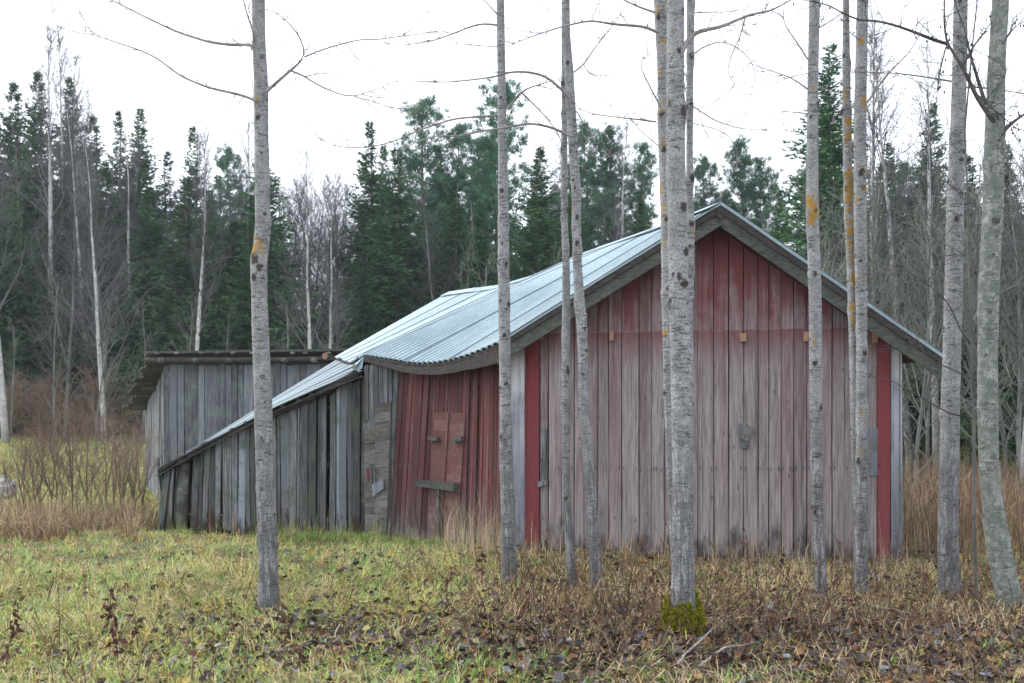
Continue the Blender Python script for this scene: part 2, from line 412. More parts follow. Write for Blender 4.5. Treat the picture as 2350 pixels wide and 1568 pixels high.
def gable():
    # framing that carries the boards
    mb = MB()
    for u in (1190, 1350, 1500, 1655, 1800, 1950, 2055):
        a = W_G.pt(u, 1280, -.09); b = a.copy(); b[2] = roof_z_gable(u) - .12; a[2] = -.1
        mb.tube([a, b], .045, 4)
    for z in (.12, 1.05, 2.0, 2.45):
        a = W_G.pt(1185, 1280, -.09); b = W_G.pt(2060, 1280, -.09); a[2] = b[2] = z
        mb.tube([a, b], .04, 4)
    gw = mbpart('gable_wall', mb, M_DARK, barn)
    B = [1518, 1542, 1579, 1615, 1642, 1681, 1711, 1748, 1797, 1832, 1870, 1900, 1931, 1962, 2007, 2049, 2091, 2132, 2162, 2197, 2232, 2269, 2308, 2340, 2375, 2408, 2439, 2467]
    B = [b / 1.2255 for b in B]
    for a, b in zip(B[:-1], B[1:]):
        base = lambda u: lerp(1270, 1293, (u - 1240) / 820)
        g0, g1 = .35 + random.random() * .7, .35 + random.random() * .7
        e = random.uniform(-7, 9)
        o = random.uniform(-.007, .007)
        c = []
        for u, top in ((a + g0, 0), (b - g1, 0), (b - g1, 1), (a + g0, 1)):
            p = W_G.pt(u, base(u) + e, o)
            if top: p[2] = roof_z_gable(u) - .02
            c.append(p)
        board(c[0], c[1], c[2], c[3], W_G.n3, .022, M_GABLE, gw)
    def vert(u0, u1, mat, off, v0=1275, v1=None, name='corner_board', top=None):
        c = []
        for u, t in ((u0, 0), (u1, 0), (u1, 1), (u0, 1)):
            p = W_G.pt(u, v0, off)
            if t: p[2] = roof_z_gable(u) - .02 if v1 is None else W_G.pt(u, v1, off)[2]
            c.append(p)
        return board(*c, W_G.n3, .025, mat, gw, name)
    vert(1171, 1204, M_CORNER, .004, 1270)
    vert(1204.6, 1212, M_REDFULL, -.008, 1270)
    vert(1212.8, 1238.5, M_REDFULL, .024, 1272)
    vert(2013.5, 2042, M_REDFULL, .022, 1290)
    vert(2044, 2070, M_CORNER, .004, 1295)
    # strips and blocks nailed on the boards
    vert(1241, 1256, M_GREY, .024, 1105, 984, 'batten'); vert(1994, 2014, M_GREY, .022, 1092, 984, 'batten')
    p = [(1236, 1118), (1257, 1112), (1257, 1102), (1236, 1105)]; plank_uv(W_G, p, .045, .02, M_GREY, gw, 'nailed_block')
    p = [(1994, 1106), (2013, 1106), (2013, 1094), (1994, 1094)]
    for (u, v, w, h) in ((1242, 768, 10, 22), (1405, 771, 9.5, 23), (1706, 775, 16, 19), (1850, 773, 13, 22), (2008, 777, 13, 22)):
        k = random.uniform(-1.5, 1.5)
        plank_uv(W_G, [(u - w / 2 + k, v + h / 2), (u + w / 2 + k, v + h / 2), (u + w / 2 - k, v - h / 2), (u - w / 2 - k, v - h / 2)], .05, .045, M_FRESH, gw, 'wood_block')
    plank_uv(W_G, [(1697, 1028), (1719, 1029), (1718, 974), (1697, 972)], .03, .025, M_GREY2, gw, 'nailed_block')
    plank_uv(W_G, [(1700, 1006), (1716, 1013), (1731, 985), (1712, 975)], .055, .022, M_GREYX, gw, 'nailed_block')
    # nails with their rust streaks
    mb = MB()
    for a, b in zip(B[:-1], B[1:]):
        for v in (1075, 957):
            for u in (a + 5.5, b - 5.5):
                if random.random() < .8:
                    c = W_G.pt(u + random.uniform(-1, 1), v + random.uniform(-2, 2), .010); hh = random.uniform(.008, .03) if v > 1000 else .006
                    mb.box(c, W_G.d3 * .0028, W_G.n3 * .004, np.array([0, 0, hh]))
    tag(mbpart('nail', mb, M_DARK, gw), kind='stuff')
gable()

def red_wall():
    mb = MB()
    for z in (.2, 1.0, 1.9):
        a = W_R.pt(1165, 1000, -.10); b = W_R.pt(925, 1000, -.10); a[2] = b[2] = z; mb.tube([a, b], .04, 4)
    rw = mbpart('side_wall', mb, M_DARK, barn)
    n = 34
    topline = [(905, 832), (960, 838), (1000, 838), (1080, 818), (1150, 786), (1180, 768)]
    wts = np.cumsum(np.r_[0, rng.uniform(.7, 1.3, n)]); wts /= wts[-1]
    for i in range(n):
        a, b = wts[i], wts[i + 1]
        ub = lambda t: lerp(896, 1172, t); ut = lambda t: lerp(919, 1172, t ** 0.93)
        vb = lambda t: lerp(1239, 1266, t)
        o = random.uniform(-.012, .012); e = random.uniform(-5, 5)
        uu = (ub(a), ub(b), ut(b), ut(a))
        c = [W_R.pt(uu[0] + .35, vb(a) + e, o), W_R.pt(uu[1] - .35, vb(b) + e, o), W_R.pt(uu[2] - .35, pl(topline, uu[2]) - 4, o), W_R.pt(uu[3] + .35, pl(topline, uu[3]) - 4, o)]
        board(*c, W_R.n3, .02, M_RED, rw)
    # pale corner post where the lean-to meets it
    plank_uv(W_R, [(887, 1238), (896, 1240), (919, 838), (910, 838)], .03, .06, M_GREY2, rw, 'corner_board')
    # the plank door
    dm = MB(); dc = [W_R.pt(u, v, .012) for u, v in ((984, 1240), (1052, 1240), (1072, 948), (1001, 947))]
    dm.add([p for p in dc] + [p - W_R.n3 * .02 for p in dc], [[0, 1, 2, 3], [7, 6, 5, 4], [0, 4, 5, 1], [1, 5, 6, 2], [2, 6, 7, 3], [3, 7, 4, 0]])
    dr = mbpart('door', dm, M_RED, rw)
    def duv(s, t):  # s across 0..1, t up 0..1
        l = (lerp(983, 1000, t), lerp(1241, 946, t)); r = (lerp(1053, 1073, t), lerp(1241, 947.5, t))
        return (lerp(l[0], r[0], s), lerp(l[1], r[1], s))
    def dq(s0, s1, t0, t1, off, th, mat, name, jit=.0015):
        c = [W_R.pt(*duv(s, t), off) for s, t in ((s0, t0), (s1, t0), (s1, t1), (s0, t1))]
        return board(*c, W_R.n3, th, mat, dr, name, 2, jit)
    for lo, hi in ((0.0, .44), (.49, 1.0)):
        ts = np.cumsum(np.r_[0, rng.uniform(.6, 1.4, 13)]); ts /= ts[-1]
        for a, b in zip(ts[:-1], ts[1:]):
            sl = random.uniform(-.008, .008)
            dq(lo + .01, hi - .01, a + .0006, b - .0006, .030 + random.uniform(-.004, .004), .018, M_DOORX, 'plank')
    dq(.43, .50, 0.0, 1.0, .05, .03, M_RED, 'batten')
    plank_uv(W_R, [(969, 1115), (1058, 1127), (1058, 1108), (971, 1101)], .12, .08, M_BARGE, dr, 'crossbar', .004)
    plank_uv(W_R, [(1012, 1241), (1019, 1241), (1020, 1122), (1014, 1122)], .09, .04, M_DARKZ, dr, 'prop')
    plank_uv(W_R, [(993, 1010), (1015, 1012), (1015, 1003), (993, 1001)], .09, .06, M_BARGE, dr, 'latch_block')
    plank_uv(W_R, [(1050, 1014), (1071, 1013), (1071, 1003), (1050, 1005)], .09, .06, M_BARGE, dr, 'latch_block')
red_wall()

def lean_to():
    mb = MB()
    for (va, vb, ua, ub) in ((1190, 1200, 430, 895), (1085, 1060, 445, 895), (960, 900, 650, 890)):
        mb.tube([W_L.pt(ua, va, -.09), W_L.pt(ub, vb, -.09)], .04, 4)
    lw = mbpart('lean_to_wall', mb, M_DARK, barn)
    top = [(360, 1088), (430, 1052), (500, 1010), (620, 951), (740, 900), (830, 866), (920, 838)]
    bot = [(360, 1212), (440, 1226), (500, 1222), (640, 1248), (700, 1246), (760, 1236), (830, 1236), (900, 1240)]
    U = [439, 456, 467, 481, 496, 509, 531, 545, 563, 574, 585, 600, 617, 634, 643, 665, 682, 689, 708, 727, 733, 748, 757, 771, 780, 796, 807, 827]
    for i, (a, b) in enumerate(zip(U[:-1], U[1:])):
        if (a, b) == (748, 757): continue
        tl = random.uniform(-2.4, 2.4) + (4.5 if a < 470 else 1.5 if a < 560 else 0); dv = random.uniform(0, 14) if 640 < a < 760 else random.uniform(0, 5)
        o = random.uniform(-.022, .022) + (.03 if a in (496, 708, 757, 689) else 0)
        e = random.uniform(-9, 5)
        c = [(a + .5 - tl, pl(bot, a) + e), (b - .4 - tl, pl(bot, b) + e), (b - .4 + tl * .5, pl(top, b) + dv), (a + .5 + tl * .5, pl(top, a) + dv + random.uniform(-1, 2))]
        plank_uv(W_L, c, o, .022, M_GREY, lw, 'board', .006)
    # splayed boards and the mossy log post at the low end
    for (ub, ut) in ((364, 383), (373, 389), (381, 394), (389, 400), (398, 405)):
        plank_uv(W_L, [(ub - 4, pl(bot, ub) + 2), (ub + 4.5, pl(bot, ub) + 4), (ut + 3.5, pl(top, ut) + 8), (ut - 2.5, pl(top, ut) + 8)], random.uniform(-.03, .05), .02, M_GREY, lw, 'board', .006)
    m2 = MB(); m2.tube([W_L.pt(416, 1232, -.02), W_L.pt(418, 1150, 0), W_L.pt(423, 1062, -.01)], [.085, .08, .07], 9); mbpart('log_post', m2, M_DARKZ, lw, True)
    m2 = MB(); m2.tube([W_L.pt(415, 1056, .10), W_L.pt(424, 1052, -.2)], .07, 8); mbpart('log_end', m2, M_DARKZ, lw, True)
    plank_uv(W_L, [(434, 1050), (501, 1018), (497, 1003), (429, 1036)], .05, .02, M_GREY, lw, 'plank')
    plank_uv(W_L, [(374, 1214), (378, 1214), (361, 1075), (357, 1075)], -.05, .02, M_GREY, lw, 'plank')
    # dark post beside the small door, boards above it
    plank_uv(W_L, [(826, 1238), (834, 1238), (836, 866), (829, 868)], -.03, .05, M_DARKZ, lw, 'door_post')
    us = [835, 846, 857, 868, 879, 890, 900, 912]
    ub_ = lambda u: pl([(835, 968), (866, 955), (900, 925), (915, 910)], u)
    for a, b in zip(us[:-1], us[1:]):
        plank_uv(W_L, [(a + .5, ub_(a) + random.uniform(-8, 4)), (b - .5, ub_(b) + random.uniform(-8, 4)), (b - .5, 836), (a + .5, 840)], random.uniform(-.015, .01), .02, M_GREY, lw, 'board')
    dm = MB(); dc = [W_L.pt(u, v, -.02) for u, v in ((836, 1238), (890, 1238), (900, 925), (834, 968))]
    dm.add(dc + [p - W_L.n3 * .02 for p in dc], [[0, 1, 2, 3], [7, 6, 5, 4], [0, 4, 5, 1], [1, 5, 6, 2], [2, 6, 7, 3], [3, 7, 4, 0]])
    dr = mbpart('small_door', dm, M_GREY2, lw)
    n = 14
    for i in range(n):
        a, b = i / n, (i + .997) / n
        for s0, s1, tp in ((0, .42, 982), (.42, 1.0, 928)):
            L = lambda t: (lerp(838, 836, t), lerp(1238, tp, t)); R = lambda t: (lerp(888, 899, t), lerp(1238, tp, t))
            c = []
            for s, t in ((s0, a), (s1, a), (s1, b), (s0, b)):
                l, r = L(t), R(t); c.append((lerp(l[0], r[0], s), lerp(l[1], r[1], s) - (s - s0) * 12))
            plank_uv(W_L, c, .012 + random.uniform(-.008, .008) + (.01 if s0 else 0), .018, M_GREYX, dr, 'plank', .002)
    for q in (((853, 1128), (857, 1128), (854, 1062), (850, 1062)), ((861, 1124), (865, 1124), (862, 1070), (859, 1070)), ((858, 1140), (884, 1120), (882, 1098), (856, 1112)), ((845, 1100), (850, 1100), (850, 1074), (845, 1074))):
        plank_uv(W_L, q, .07, .02, M_GREY2 if q[0][0] != 845 else M_REDFULL, dr, 'latch_stick')
    # rafter poles under the lean-to roof
    for (a, b, r) in (((735, 905), (826, 856), .05), ((640, 950), (735, 906), .035), ((505, 1008), (640, 948), .03)):
        m2 = MB(); m2.tube([W_L.pt(*a, .10), W_L.pt(*b, .10)], r, 7); mbpart('rafter_pole', m2, M_DARK, lw, True)
    for u in (455, 480, 540, 572, 655, 690, 720):
        m2 = MB(); v = pl(top, u) - 3; m2.tube([W_L.pt(u, v, .14), W_L.pt(u, v, -.4)], random.uniform(.022, .035), 6); mbpart('roof_lath', m2, M_DARK, lw, True)
lean_to()

# ---- corrugated roof
def polyline3(wall, uv, off=0):
    return np.array([wall.pt(u, v, off) for u, v in uv])
def along(pts, n):
    d = np.r_[0, np.cumsum(np.linalg.norm(np.diff(pts, axis=0), axis=1))]; t = np.linspace(0, d[-1], n)
    return np.stack([np.interp(t, d, pts[:, k]) for k in range(3)], 1)
def smooth_curve(pts, n):
    c = along(np.asarray(pts, float), n)
    k = max(3, n // 14) | 1; pad = k // 2
    cc = np.concatenate([2 * c[:1] - c[1:pad + 1][::-1], c, 2 * c[-1:] - c[-pad - 1:-1][::-1]])
    ker = np.hanning(k + 2)[1:-1]; ker /= ker.sum()
    out = np.stack([np.convolve(cc[:, i], ker, 'valid') for i in range(3)], 1)
    return out

def sheets(top, bot, parent, width, name='corrugated_sheet', pitch=.095, amp=.017, rows=9, lift=0.0, sag=.0, ragged=.01):
    """corrugated sheets between two matching 3-D curves (same sample count); one object per sheet"""
    L = np.linalg.norm(np.diff(.5 * (top + bot), axis=0), axis=1).sum()
    ns = max(1, int(round(L / width))); spp = 8
    per = max(2, int(round(L / ns / pitch))); nc = per * spp
    t_src = np.linspace(0, 1, len(top)); out = []
    for s in range(ns):
        t0, t1 = s / ns, (s + 1) / ns; ov = .012 / max(ns, 1)
        tt = np.linspace(t0 - (ov if s else 0), t1, nc + 1)
        A = np.stack([np.interp(tt, t_src, top[:, k]) for k in range(3)], 1)
        B = np.stack([np.interp(tt, t_src, bot[:, k]) for k in range(3)], 1)
        rr = np.linspace(0, 1, rows)
        B = B + (B - A) * rng.uniform(-ragged, ragged) / 2
        Pm = A[None] * (1 - rr)[:, None, None] + B[None] * rr[:, None, None]
        du = np.gradient(Pm, axis=1); dv = np.gradient(Pm, axis=0); N = np.cross(du, dv); N /= np.linalg.norm(N, axis=2)[..., None]
        N *= np.sign(N[..., 2:3])
        ph = np.arange(nc + 1) / spp * 2 * pi
        disp = np.cos(ph) * amp + np.linspace(.004, -.002, nc + 1)
        Pm = Pm + N * (disp[None, :, None] + lift + rng.uniform(-.003, .003))
        Pm[..., 2] -= (np.sin(rr * pi) * sag)[:, None]
        nC = nc + 1; i = np.arange(rows - 1)[:, None] * nC; j = np.arange(nc)[None]
        Q = np.stack([i + j, i + nC + j, i + nC + j + 1, i + j + 1], -1).reshape(-1, 4)
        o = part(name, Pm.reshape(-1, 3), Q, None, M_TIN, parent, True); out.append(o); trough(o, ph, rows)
    return out

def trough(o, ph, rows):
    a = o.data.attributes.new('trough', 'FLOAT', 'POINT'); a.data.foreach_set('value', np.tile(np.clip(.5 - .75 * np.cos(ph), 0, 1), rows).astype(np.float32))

def slab(name, top, bot, mat, parent, drop=.035, th=.025):
    n = len(top); dn = np.array([0, 0, 1.])
    a = top - dn * drop; b = bot - dn * drop
    V = np.concatenate([a, b, a - dn * th, b - dn * th])
    i = np.arange(n - 1)
    Q = np.concatenate([np.stack([i, i + n, i + n + 1, i + 1], -1), np.stack([2 * n + i + 1, 3 * n + i + 1, 3 * n + i, 2 * n + i], -1),
                        np.stack([n + i, 3 * n + i, 3 * n + i + 1, n + i + 1], -1), np.stack([i + 1, 2 * n + i + 1, 2 * n + i, i], -1),
                        [[0, 2 * n, 3 * n, n], [n - 1, 2 * n - 1, 4 * n - 1, 3 * n - 1]]])
    return part(name, V, Q, None, mat, parent)

RIDGE_UV = [(1655, 467), (1510, 524), (1420, 556), (1335, 584), (1270, 614), (1220, 637), (1150, 656), (1090, 664), (1030, 673)]
def roof():
    rm = MB(); ridge = polyline3(RIDGE_W, RIDGE_UV)
    rp = smooth_curve(ridge, 120); rp[0] = PEAK
    rm.tube(rp - np.array([0, 0, .12]), .05, 5)
    rf = mbpart('roof', rm, M_DARK, barn)
    # ridge split at plan distance 2.12
    d = np.linalg.norm((rp - rp[0])[:, :2], axis=1)
    k = int(np.searchsorted(d, 2.12))
    W_E = Wall((-.12, 12.87), (-1.966, 15.1))
    eave = smooth_curve(polyline3(W_E, [(1150, 783), (1118, 797), (1080, 812), (1040, 824), (1000, 831), (960, 832), (920, 828), (880, 821), (835, 814)]), 80)
    f_top = along(rp[:k + 1], 80)
    sheets(f_top, eave, rf, 1.0, rows=12, sag=.0)
    slab('roof_boarding', f_top, eave + np.array([.0, .0, .0]), M_DARK, rf)
    # back part, upper row
    far_mid = np.array([-3.26, 21.04, 2.63])
    mid = smooth_curve(np.array([eave[-1], eave[-1] * .6 + far_mid * .4 - np.array([0, 0, .10]), far_mid]), 120)
    b_top = along(rp[k:], 120)
    sheets(b_top, mid, rf, 1.0, rows=10)
    slab('roof_boarding', b_top, mid, M_DARK, rf)
    # lower row over the lean-to, lapped under the upper one
    near = polyline3(Wall((-4.717, 15.14), (-1.7, 14.70)), [(832, 851), (735, 888), (620, 937), (500, 1002), (430, 1040), (361, 1080)])
    far = np.array([[-3.10, 21.0, 2.66], [-4.9, 21.5, 1.62], [-6.86, 21.96, .49]])
    lo_top = along(np.array([near[0], lerp(near[0], mid[60], .0) * .5 + mid[60] * .5 - np.array([0, 0, .06]), mid[-1] - np.array([0, 0, .04]) + np.array([.1, 0, .05])]), 120)
    lo_bot = along(np.array([near[-1], far[-1]]), 120)
    # bend the sheets to follow the near edge
    ns = 8
    L = 120
    for s in range(ns):
        i0, i1 = int(s * (L - 1) / ns), int((s + 1) * (L - 1) / ns) + 1
        A, Bt = lo_top[i0:i1 + 1], lo_bot[i0:i1 + 1]
        nc = 10 * 8; tt = np.linspace(0, 1, nc + 1); ts = np.linspace(0, 1, len(A))
        A = np.stack([np.interp(tt, ts, A[:, q]) for q in range(3)], 1); Bt = np.stack([np.interp(tt, ts, Bt[:, q]) for q in range(3)], 1)
        rr = np.linspace(0, 1, 14)
        Pm = A[None] * (1 - rr)[:, None, None] + Bt[None] * rr[:, None, None]
        # profile of the near edge relative to the straight chord
        nd = along(near, 60); tn = np.linspace(0, 1, 60); chord = near[0][2] + (near[-1][2] - near[0][2]) * tn
        prof = np.interp(rr, tn, nd[:, 2] - chord)
        w = 1 - s / ns
        Pm[..., 2] += (prof * w)[:, None]
        ph = np.arange(nc + 1) / 8 * 2 * pi
        Pm[..., 2] += np.cos(ph)[None] * .011 + np.linspace(.006, -.004, nc + 1)[None] + rng.uniform(-.004, .004) - .01
        nC = nc + 1; i = np.arange(13)[:, None] * nC; j = np.arange(nc)[None]
        Q = np.stack([i + j, i + nC + j, i + nC + j + 1, i + j + 1], -1).reshape(-1, 4)
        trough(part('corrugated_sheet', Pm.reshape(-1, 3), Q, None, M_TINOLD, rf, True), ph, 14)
    m2 = MB(); na = along(near, 14); fa = along(far, 14)
    V = np.concatenate([na, fa]) - np.array([0, 0, .06]); V2 = V - np.array([0, 0, .02])
    i = np.arange(13); m2.add(np.concatenate([V, V2]), np.concatenate([np.stack([i, i + 1, i + 15, i + 14], -1), np.stack([28 + i, 28 + i + 14, 28 + i + 15, 28 + i + 1], -1), np.stack([i, 28 + i, 29 + i, i + 1], -1)]))
    mbpart('roof_boarding', m2, M_DARK, rf)
    # crumpled corner of loose sheet, and the loose sheet lifted on the lean-to
    m2 = MB(); c = [P(835, 818, 14.95), P(831, 846, 14.8), P(816, 851, 14.72), P(803, 842, 14.7), P(800, 838, 14.85), P(828, 828, 14.75), P(820, 835, 14.66), P(812, 838, 14.85)]
    m2.add(c, [[0, 1, 2, 5], [5, 2, 6, 0]], [[2, 3, 6], [6, 3, 7], [7, 3, 4], [0, 6, 7]])
    mbpart('torn_sheet_corner', m2, M_TIN, rf)
    # right slope
    e0 = np.array([4.45, 11.73, 2.19]); e1 = e0 + np.array([rp[-1][0] - rp[0][0], rp[-1][1] - rp[0][1], -.1])
    re = along(np.array([e0, e1]), 120)
    sheets(rp, re, rf, .80, rows=5)
    slab('roof_boarding', rp, re, M_SOFF, rf, .03, .02)
    # ridge cap, in lengths
    n = 6
    for s in range(n):
        seg = along(rp[int(s * 119 / n):int((s + 1) * 119 / n) + 1], 10) + np.array([0, 0, .022 + (s % 2) * .006])
        sd = np.array([.93, .37, 0]); V = np.concatenate([seg + sd * .14 + np.array([0, 0, -.095]), seg, seg - sd * .17 + np.array([0, 0, -.085])]); i = np.arange(9)
        part('ridge_cap', V, np.concatenate([np.stack([i, i + 1, i + 11, i + 10], -1), np.stack([i + 10, i + 11, i + 21, i + 20], -1)]), None, M_TIN, rf, True)
    # barge boards
    nf = W_G.n3
    def barge(a, b, h, th, off, mat, name, n=10, h2=None):
        h2 = h if h2 is None else h2
        t = np.linspace(0, 1, n)[:, None]; top = a * (1 - t) + b * t; hh = np.linspace(h, h2, n)[:, None]
        top = top + rng.normal(0, .003, (n, 1)) * np.array([0, 0, 1.])
        bt = top - np.array([0, 0, 1.]) * hh
        V = np.concatenate([top + nf * off, bt + nf * off, top + nf * (off - th), bt + nf * (off - th)]); i = np.arange(n - 1)
        Q = np.concatenate([np.stack([i, i + n, i + n + 1, i + 1], -1), np.stack([2 * n + i, 2 * n + i + 1, 3 * n + i + 1, 3 * n + i], -1), np.stack([i, i + 1, 2 * n + i + 1, 2 * n + i], -1),
                            np.stack([n + i, 3 * n + i, 3 * n + i + 1, n + i + 1], -1), [[0, 2 * n, 3 * n, n], [n - 1, 2 * n - 1, 4 * n - 1, 3 * n - 1]]])
        return part(name, V, Q, None, mat, rf)
    dz = np.array([0, 0, 1.])
    ea = np.array(eave[0]); pk = PEAK.copy()
    barge(pk - dz * .014, ea - dz * .012, .22, .03, -.02, M_BARGE, 'barge_board')
    barge(pk - dz * .014, e0 - dz * .02, .24, .03, -.02, M_BARGE, 'barge_board')
    barge(pk - dz * .022, ea - dz * .022, .06, .022, .004, M_DARK, 'verge_strip')
    barge(pk - dz * .026, e0 - dz * .026, .075, .022, .004, M_DARK, 'verge_strip')
    barge(pk + dz * .016, e0 + dz * .012, .036, .006, .014, M_TIN, 'edge_flashing'); barge(pk + dz * .012, ea + dz * .010, .026, .006, .014, M_TIN, 'edge_flashing')
    # sagging fascia along the eave
    n = len(eave); fo = np.array([-.77, -.64, 0]) * .0
    hh = np.interp(np.linspace(0, 1, n), [0, .25, .7, 1], [.22, .15, .12, .07])[:, None]
    a = eave - dz * .02; b = a - dz * hh; back = W_E.n3 * -.035
    V = np.concatenate([a, b, a + back, b + back]); i = np.arange(n - 1)
    part('fascia_board', V, np.concatenate([np.stack([i, i + 1, n + i + 1, n + i], -1), np.stack([2 * n + i, 3 * n + i, 3 * n + i + 1, 2 * n + i + 1], -1), np.stack([n + i, n + i + 1, 3 * n + i + 1, 3 * n + i], -1)]), None, M_DARK, rf)
    # eave purlin beam ends on the right
    # walls away from the view
    q = np.array([W_G.plan(2068)[0], W_G.plan(2068)[1]]); bk = q + RDIR * 8.3
    for a_, b_, h1, h2, nm in ((q, bk, 2.25, 2.2, 'far_wall'), (bk, np.array([-4.0, 21.0]), 2.2, 1.9, 'back_wall'), (np.array([-4.0, 21.0]), np.array([-6.3, 21.6]), 1.9, .7, 'back_wall'), (np.array([-6.3, 21.5]), np.array([-4.75, 15.45]), .7, .75, 'low_wall')):
        m3 = MB(); dd = b_ - a_; nn = np.array([dd[1], -dd[0]]) / np.hypot(*dd) * .02
        V = [[*(p + s), z] for p, h in ((a_, h1), (b_, h2)) for s in (nn, -nn) for z in (-.3, h)]
        m3.add(V, [[0, 4, 5, 1], [2, 3, 7, 6], [1, 5, 7, 3], [0, 1, 3, 2], [4, 6, 7, 5]]); mbpart(nm, m3, M_GREY2, barn)
roof()
def back_gable():
    m3 = MB(); e = np.array([-1.14, 20.45, 3.62]); r_ = np.array([1.15, 19.9, 2.0]); l_ = np.array([-4.0, 20.95, 1.8]); n = np.array([.2, .97, 0]) * .02
    m3.add([e + n, r_ + n, l_ + n, e - n, r_ - n, l_ - n], [[0, 1, 4, 3], [1, 2, 5, 4], [2, 0, 3, 5]], [[2, 1, 0], [3, 4, 5]]); mbpart('back_gable', m3, M_GREY2, barn)
back_gable()

# ------------------------------------------------------------------ the old grey barn behind
def grey_barn():
    A = np.array([-6.84, 22.6]); Bp = np.array([-2.2, 21.55]); Wf = Wall(A, Bp)
    sd = np.array([-sin(radians(24)), cos(radians(24))]); C = A + sd * 4.0; Ws = Wall(A, C)
    Ws.n3 = np.array([-cos(radians(24)), -sin(radians(24)), 0])
    g = thing('grey_plank_barn', (-5.5, 23.0, -.3), 'small weathered grey plank barn with low board roof behind the lean-to', 'barn')
    mb = MB()
    for z in (.1, 1.2, 2.3):
        p, q = [np.array([*x, z]) + np.array([.02, .1, 0]) for x in (A, Bp)]; mb.tube([p, q], .05, 4)
    fw = mbpart('front_wall', mb, M_DARK, g)
    U = [(360 + x / 2.24) / 1.2255 for x in (222, 262, 310, 352, 400, 440, 480, 527, 570, 612, 652, 690, 728, 790, 838, 880, 920, 960, 1000, 1045, 1080, 1120, 1165, 1210, 1260, 1310, 1370)]
    for a, b in zip(U[:-1], U[1:]):
        gp = 2.2 if abs(a - U[3]) < 1 else random.uniform(.4, .9)
        tl = random.uniform(-1, 1); e = random.uniform(0, 5); dz = random.uniform(-5, 5) if a > 640 else 0
        c = [Wf.pt(a + gp - tl, 1175, random.uniform(-.01, .01)), Wf.pt(b - .3 - tl, 1175, 0), Wf.pt(b - .3, 834 + e + dz, 0), Wf.pt(a + gp * .6, 834 + e + dz, 0)]
        board(*c, Wf.n3, .022, M_GREY2, fw, 'board', 3, .008)
    mb = MB(); mb.tube([np.array([*(A + sd * .1), 2.2]) - Ws.n3 * .1, np.array([*C, 1.5]) - Ws.n3 * .1], .05, 4)
    sw = mbpart('side_wall', mb, M_DARK, g)
    n = 13
    for i in range(n):
        t0, t1 = (i + .03) / n, (i + .97) / n
        pa, pb = A + sd * 4 * t0, A + sd * 4 * t1; z0 = lambda t: 2.60 - .9 * t
        zb = -.5 if i > 3 else (-.5 + (random.uniform(.55, .9) if i in (1, 2) else 0))
        tl = np.array([*(sd * random.uniform(-.04, .04)), 0])
        c = [np.array([*pa, zb + random.uniform(-.1, .1)]) + tl, np.array([*pb, zb + random.uniform(-.1, .1)]) + tl, np.array([*pb, z0(t1)]), np.array([*pa, z0(t0)])]
        board(*c, Ws.n3, .022, M_GREY2, sw, 'board', 3, .012)
    # plank roof falling to the back: planks run along the front, ends uneven on the left
    mb = MB(); fd = Wf.d3
    for z, s in ((2.66, .05), (2.2, 2.0), (1.8, 3.7)):
        p = np.array([*(A + sd * s), z - .08]) - fd * .3; mb.tube([p, p + fd * 5.6], .055, 6)
    rf = mbpart('roof', mb, M_DARK, g)
    np_ = 17
    for i in range(np_):
        s = -.32 + i * .285; z = 2.80 - .225 * (s + .3) - .01
        p = np.array([*(A + sd * s), z]) - fd * (.42 + random.uniform(-.10, .13)); q = p + fd * 6.0
        dep = np.array([*sd, -.225]) * .34; up = np.array([0, 0, .045])
        V = [p, p + dep + up * .2, q + dep + up * .2, q]; V = [x + up * .5 for x in V] + [x - up * .5 for x in V]
        part('roof_plank', V, [[3, 2, 1, 0], [4, 5, 6, 7], [0, 1, 5, 4], [1, 2, 6, 5], [2, 3, 7, 6], [3, 0, 4, 7]], None, M_DARK if i % 4 else M_BARGE, rf)
    plank = MB(); p = np.array([*A, 2.64]) - fd * .35 + Wf.n3 * .22; plank.tube([p, p + fd * 2.6 + np.array([0, 0, -.02]), p + fd * 5.6 + np.array([0, 0, .0])], [.06, .055, .06], 7); mbpart('eave_log', plank, M_DARK, rf, True)
    for u in (388, 467, 541, 605, 669, 735):
        c = Wf.pt(u, 829, .05); m2 = MB(); m2.tube([c + Wf.n3 * .32, c - Wf.n3 * .4], .05, 7); mbpart('rafter_end', m2, M_DARKZ, rf, True)
    m2 = MB(); c = Wf.pt(766, 819, .0); m2.tube([c + Wf.n3 * .30 - Wf.d3 * .06, c - Wf.n3 * .3], .062, 11); mbpart('cut_log_end', m2, M_FRESH, rf)
    # moss lumps along the eave
    for u in np.linspace(350, 760, 11):
        c = Wf.pt(u + random.uniform(-12, 12), 813, .32); m2 = MB(); m2.tube([c - fd * .05, c, c + fd * .05], [.012, .035, .012], 6); mbpart('moss_lump', m2, M_DARKZ, rf, True)
    bk = MB(); D = C + np.array([5.0, -1.2]); 
    bk.add([[*C, -.4], [*D, -.4], [*D, 1.7], [*C, 1.7], [*(D + [.1, -.2]), -.4], [*(Bp + [.1, .1]), -.4], [*(Bp + [.1, .1]), 2.55], [*(D + [.1, -.2]), 1.7]], [[0, 1, 2, 3], [4, 5, 6, 7]])
    mbpart('back_wall', bk, M_GREY2, g)
    # broken upright planks leaning at the hole
    for du in (0, 9):
        c = [Ws.A + sd * (.5 + du * .03)]; p = np.array([*c[0], -.45]) + Ws.n3 * .05; q = p + np.array([-.05, .0, .95 + du * .02])
        m2 = MB(); m2.tube([p, q], .035, 4); mbpart('leaning_plank', m2, M_GREY2, sw)
grey_barn()

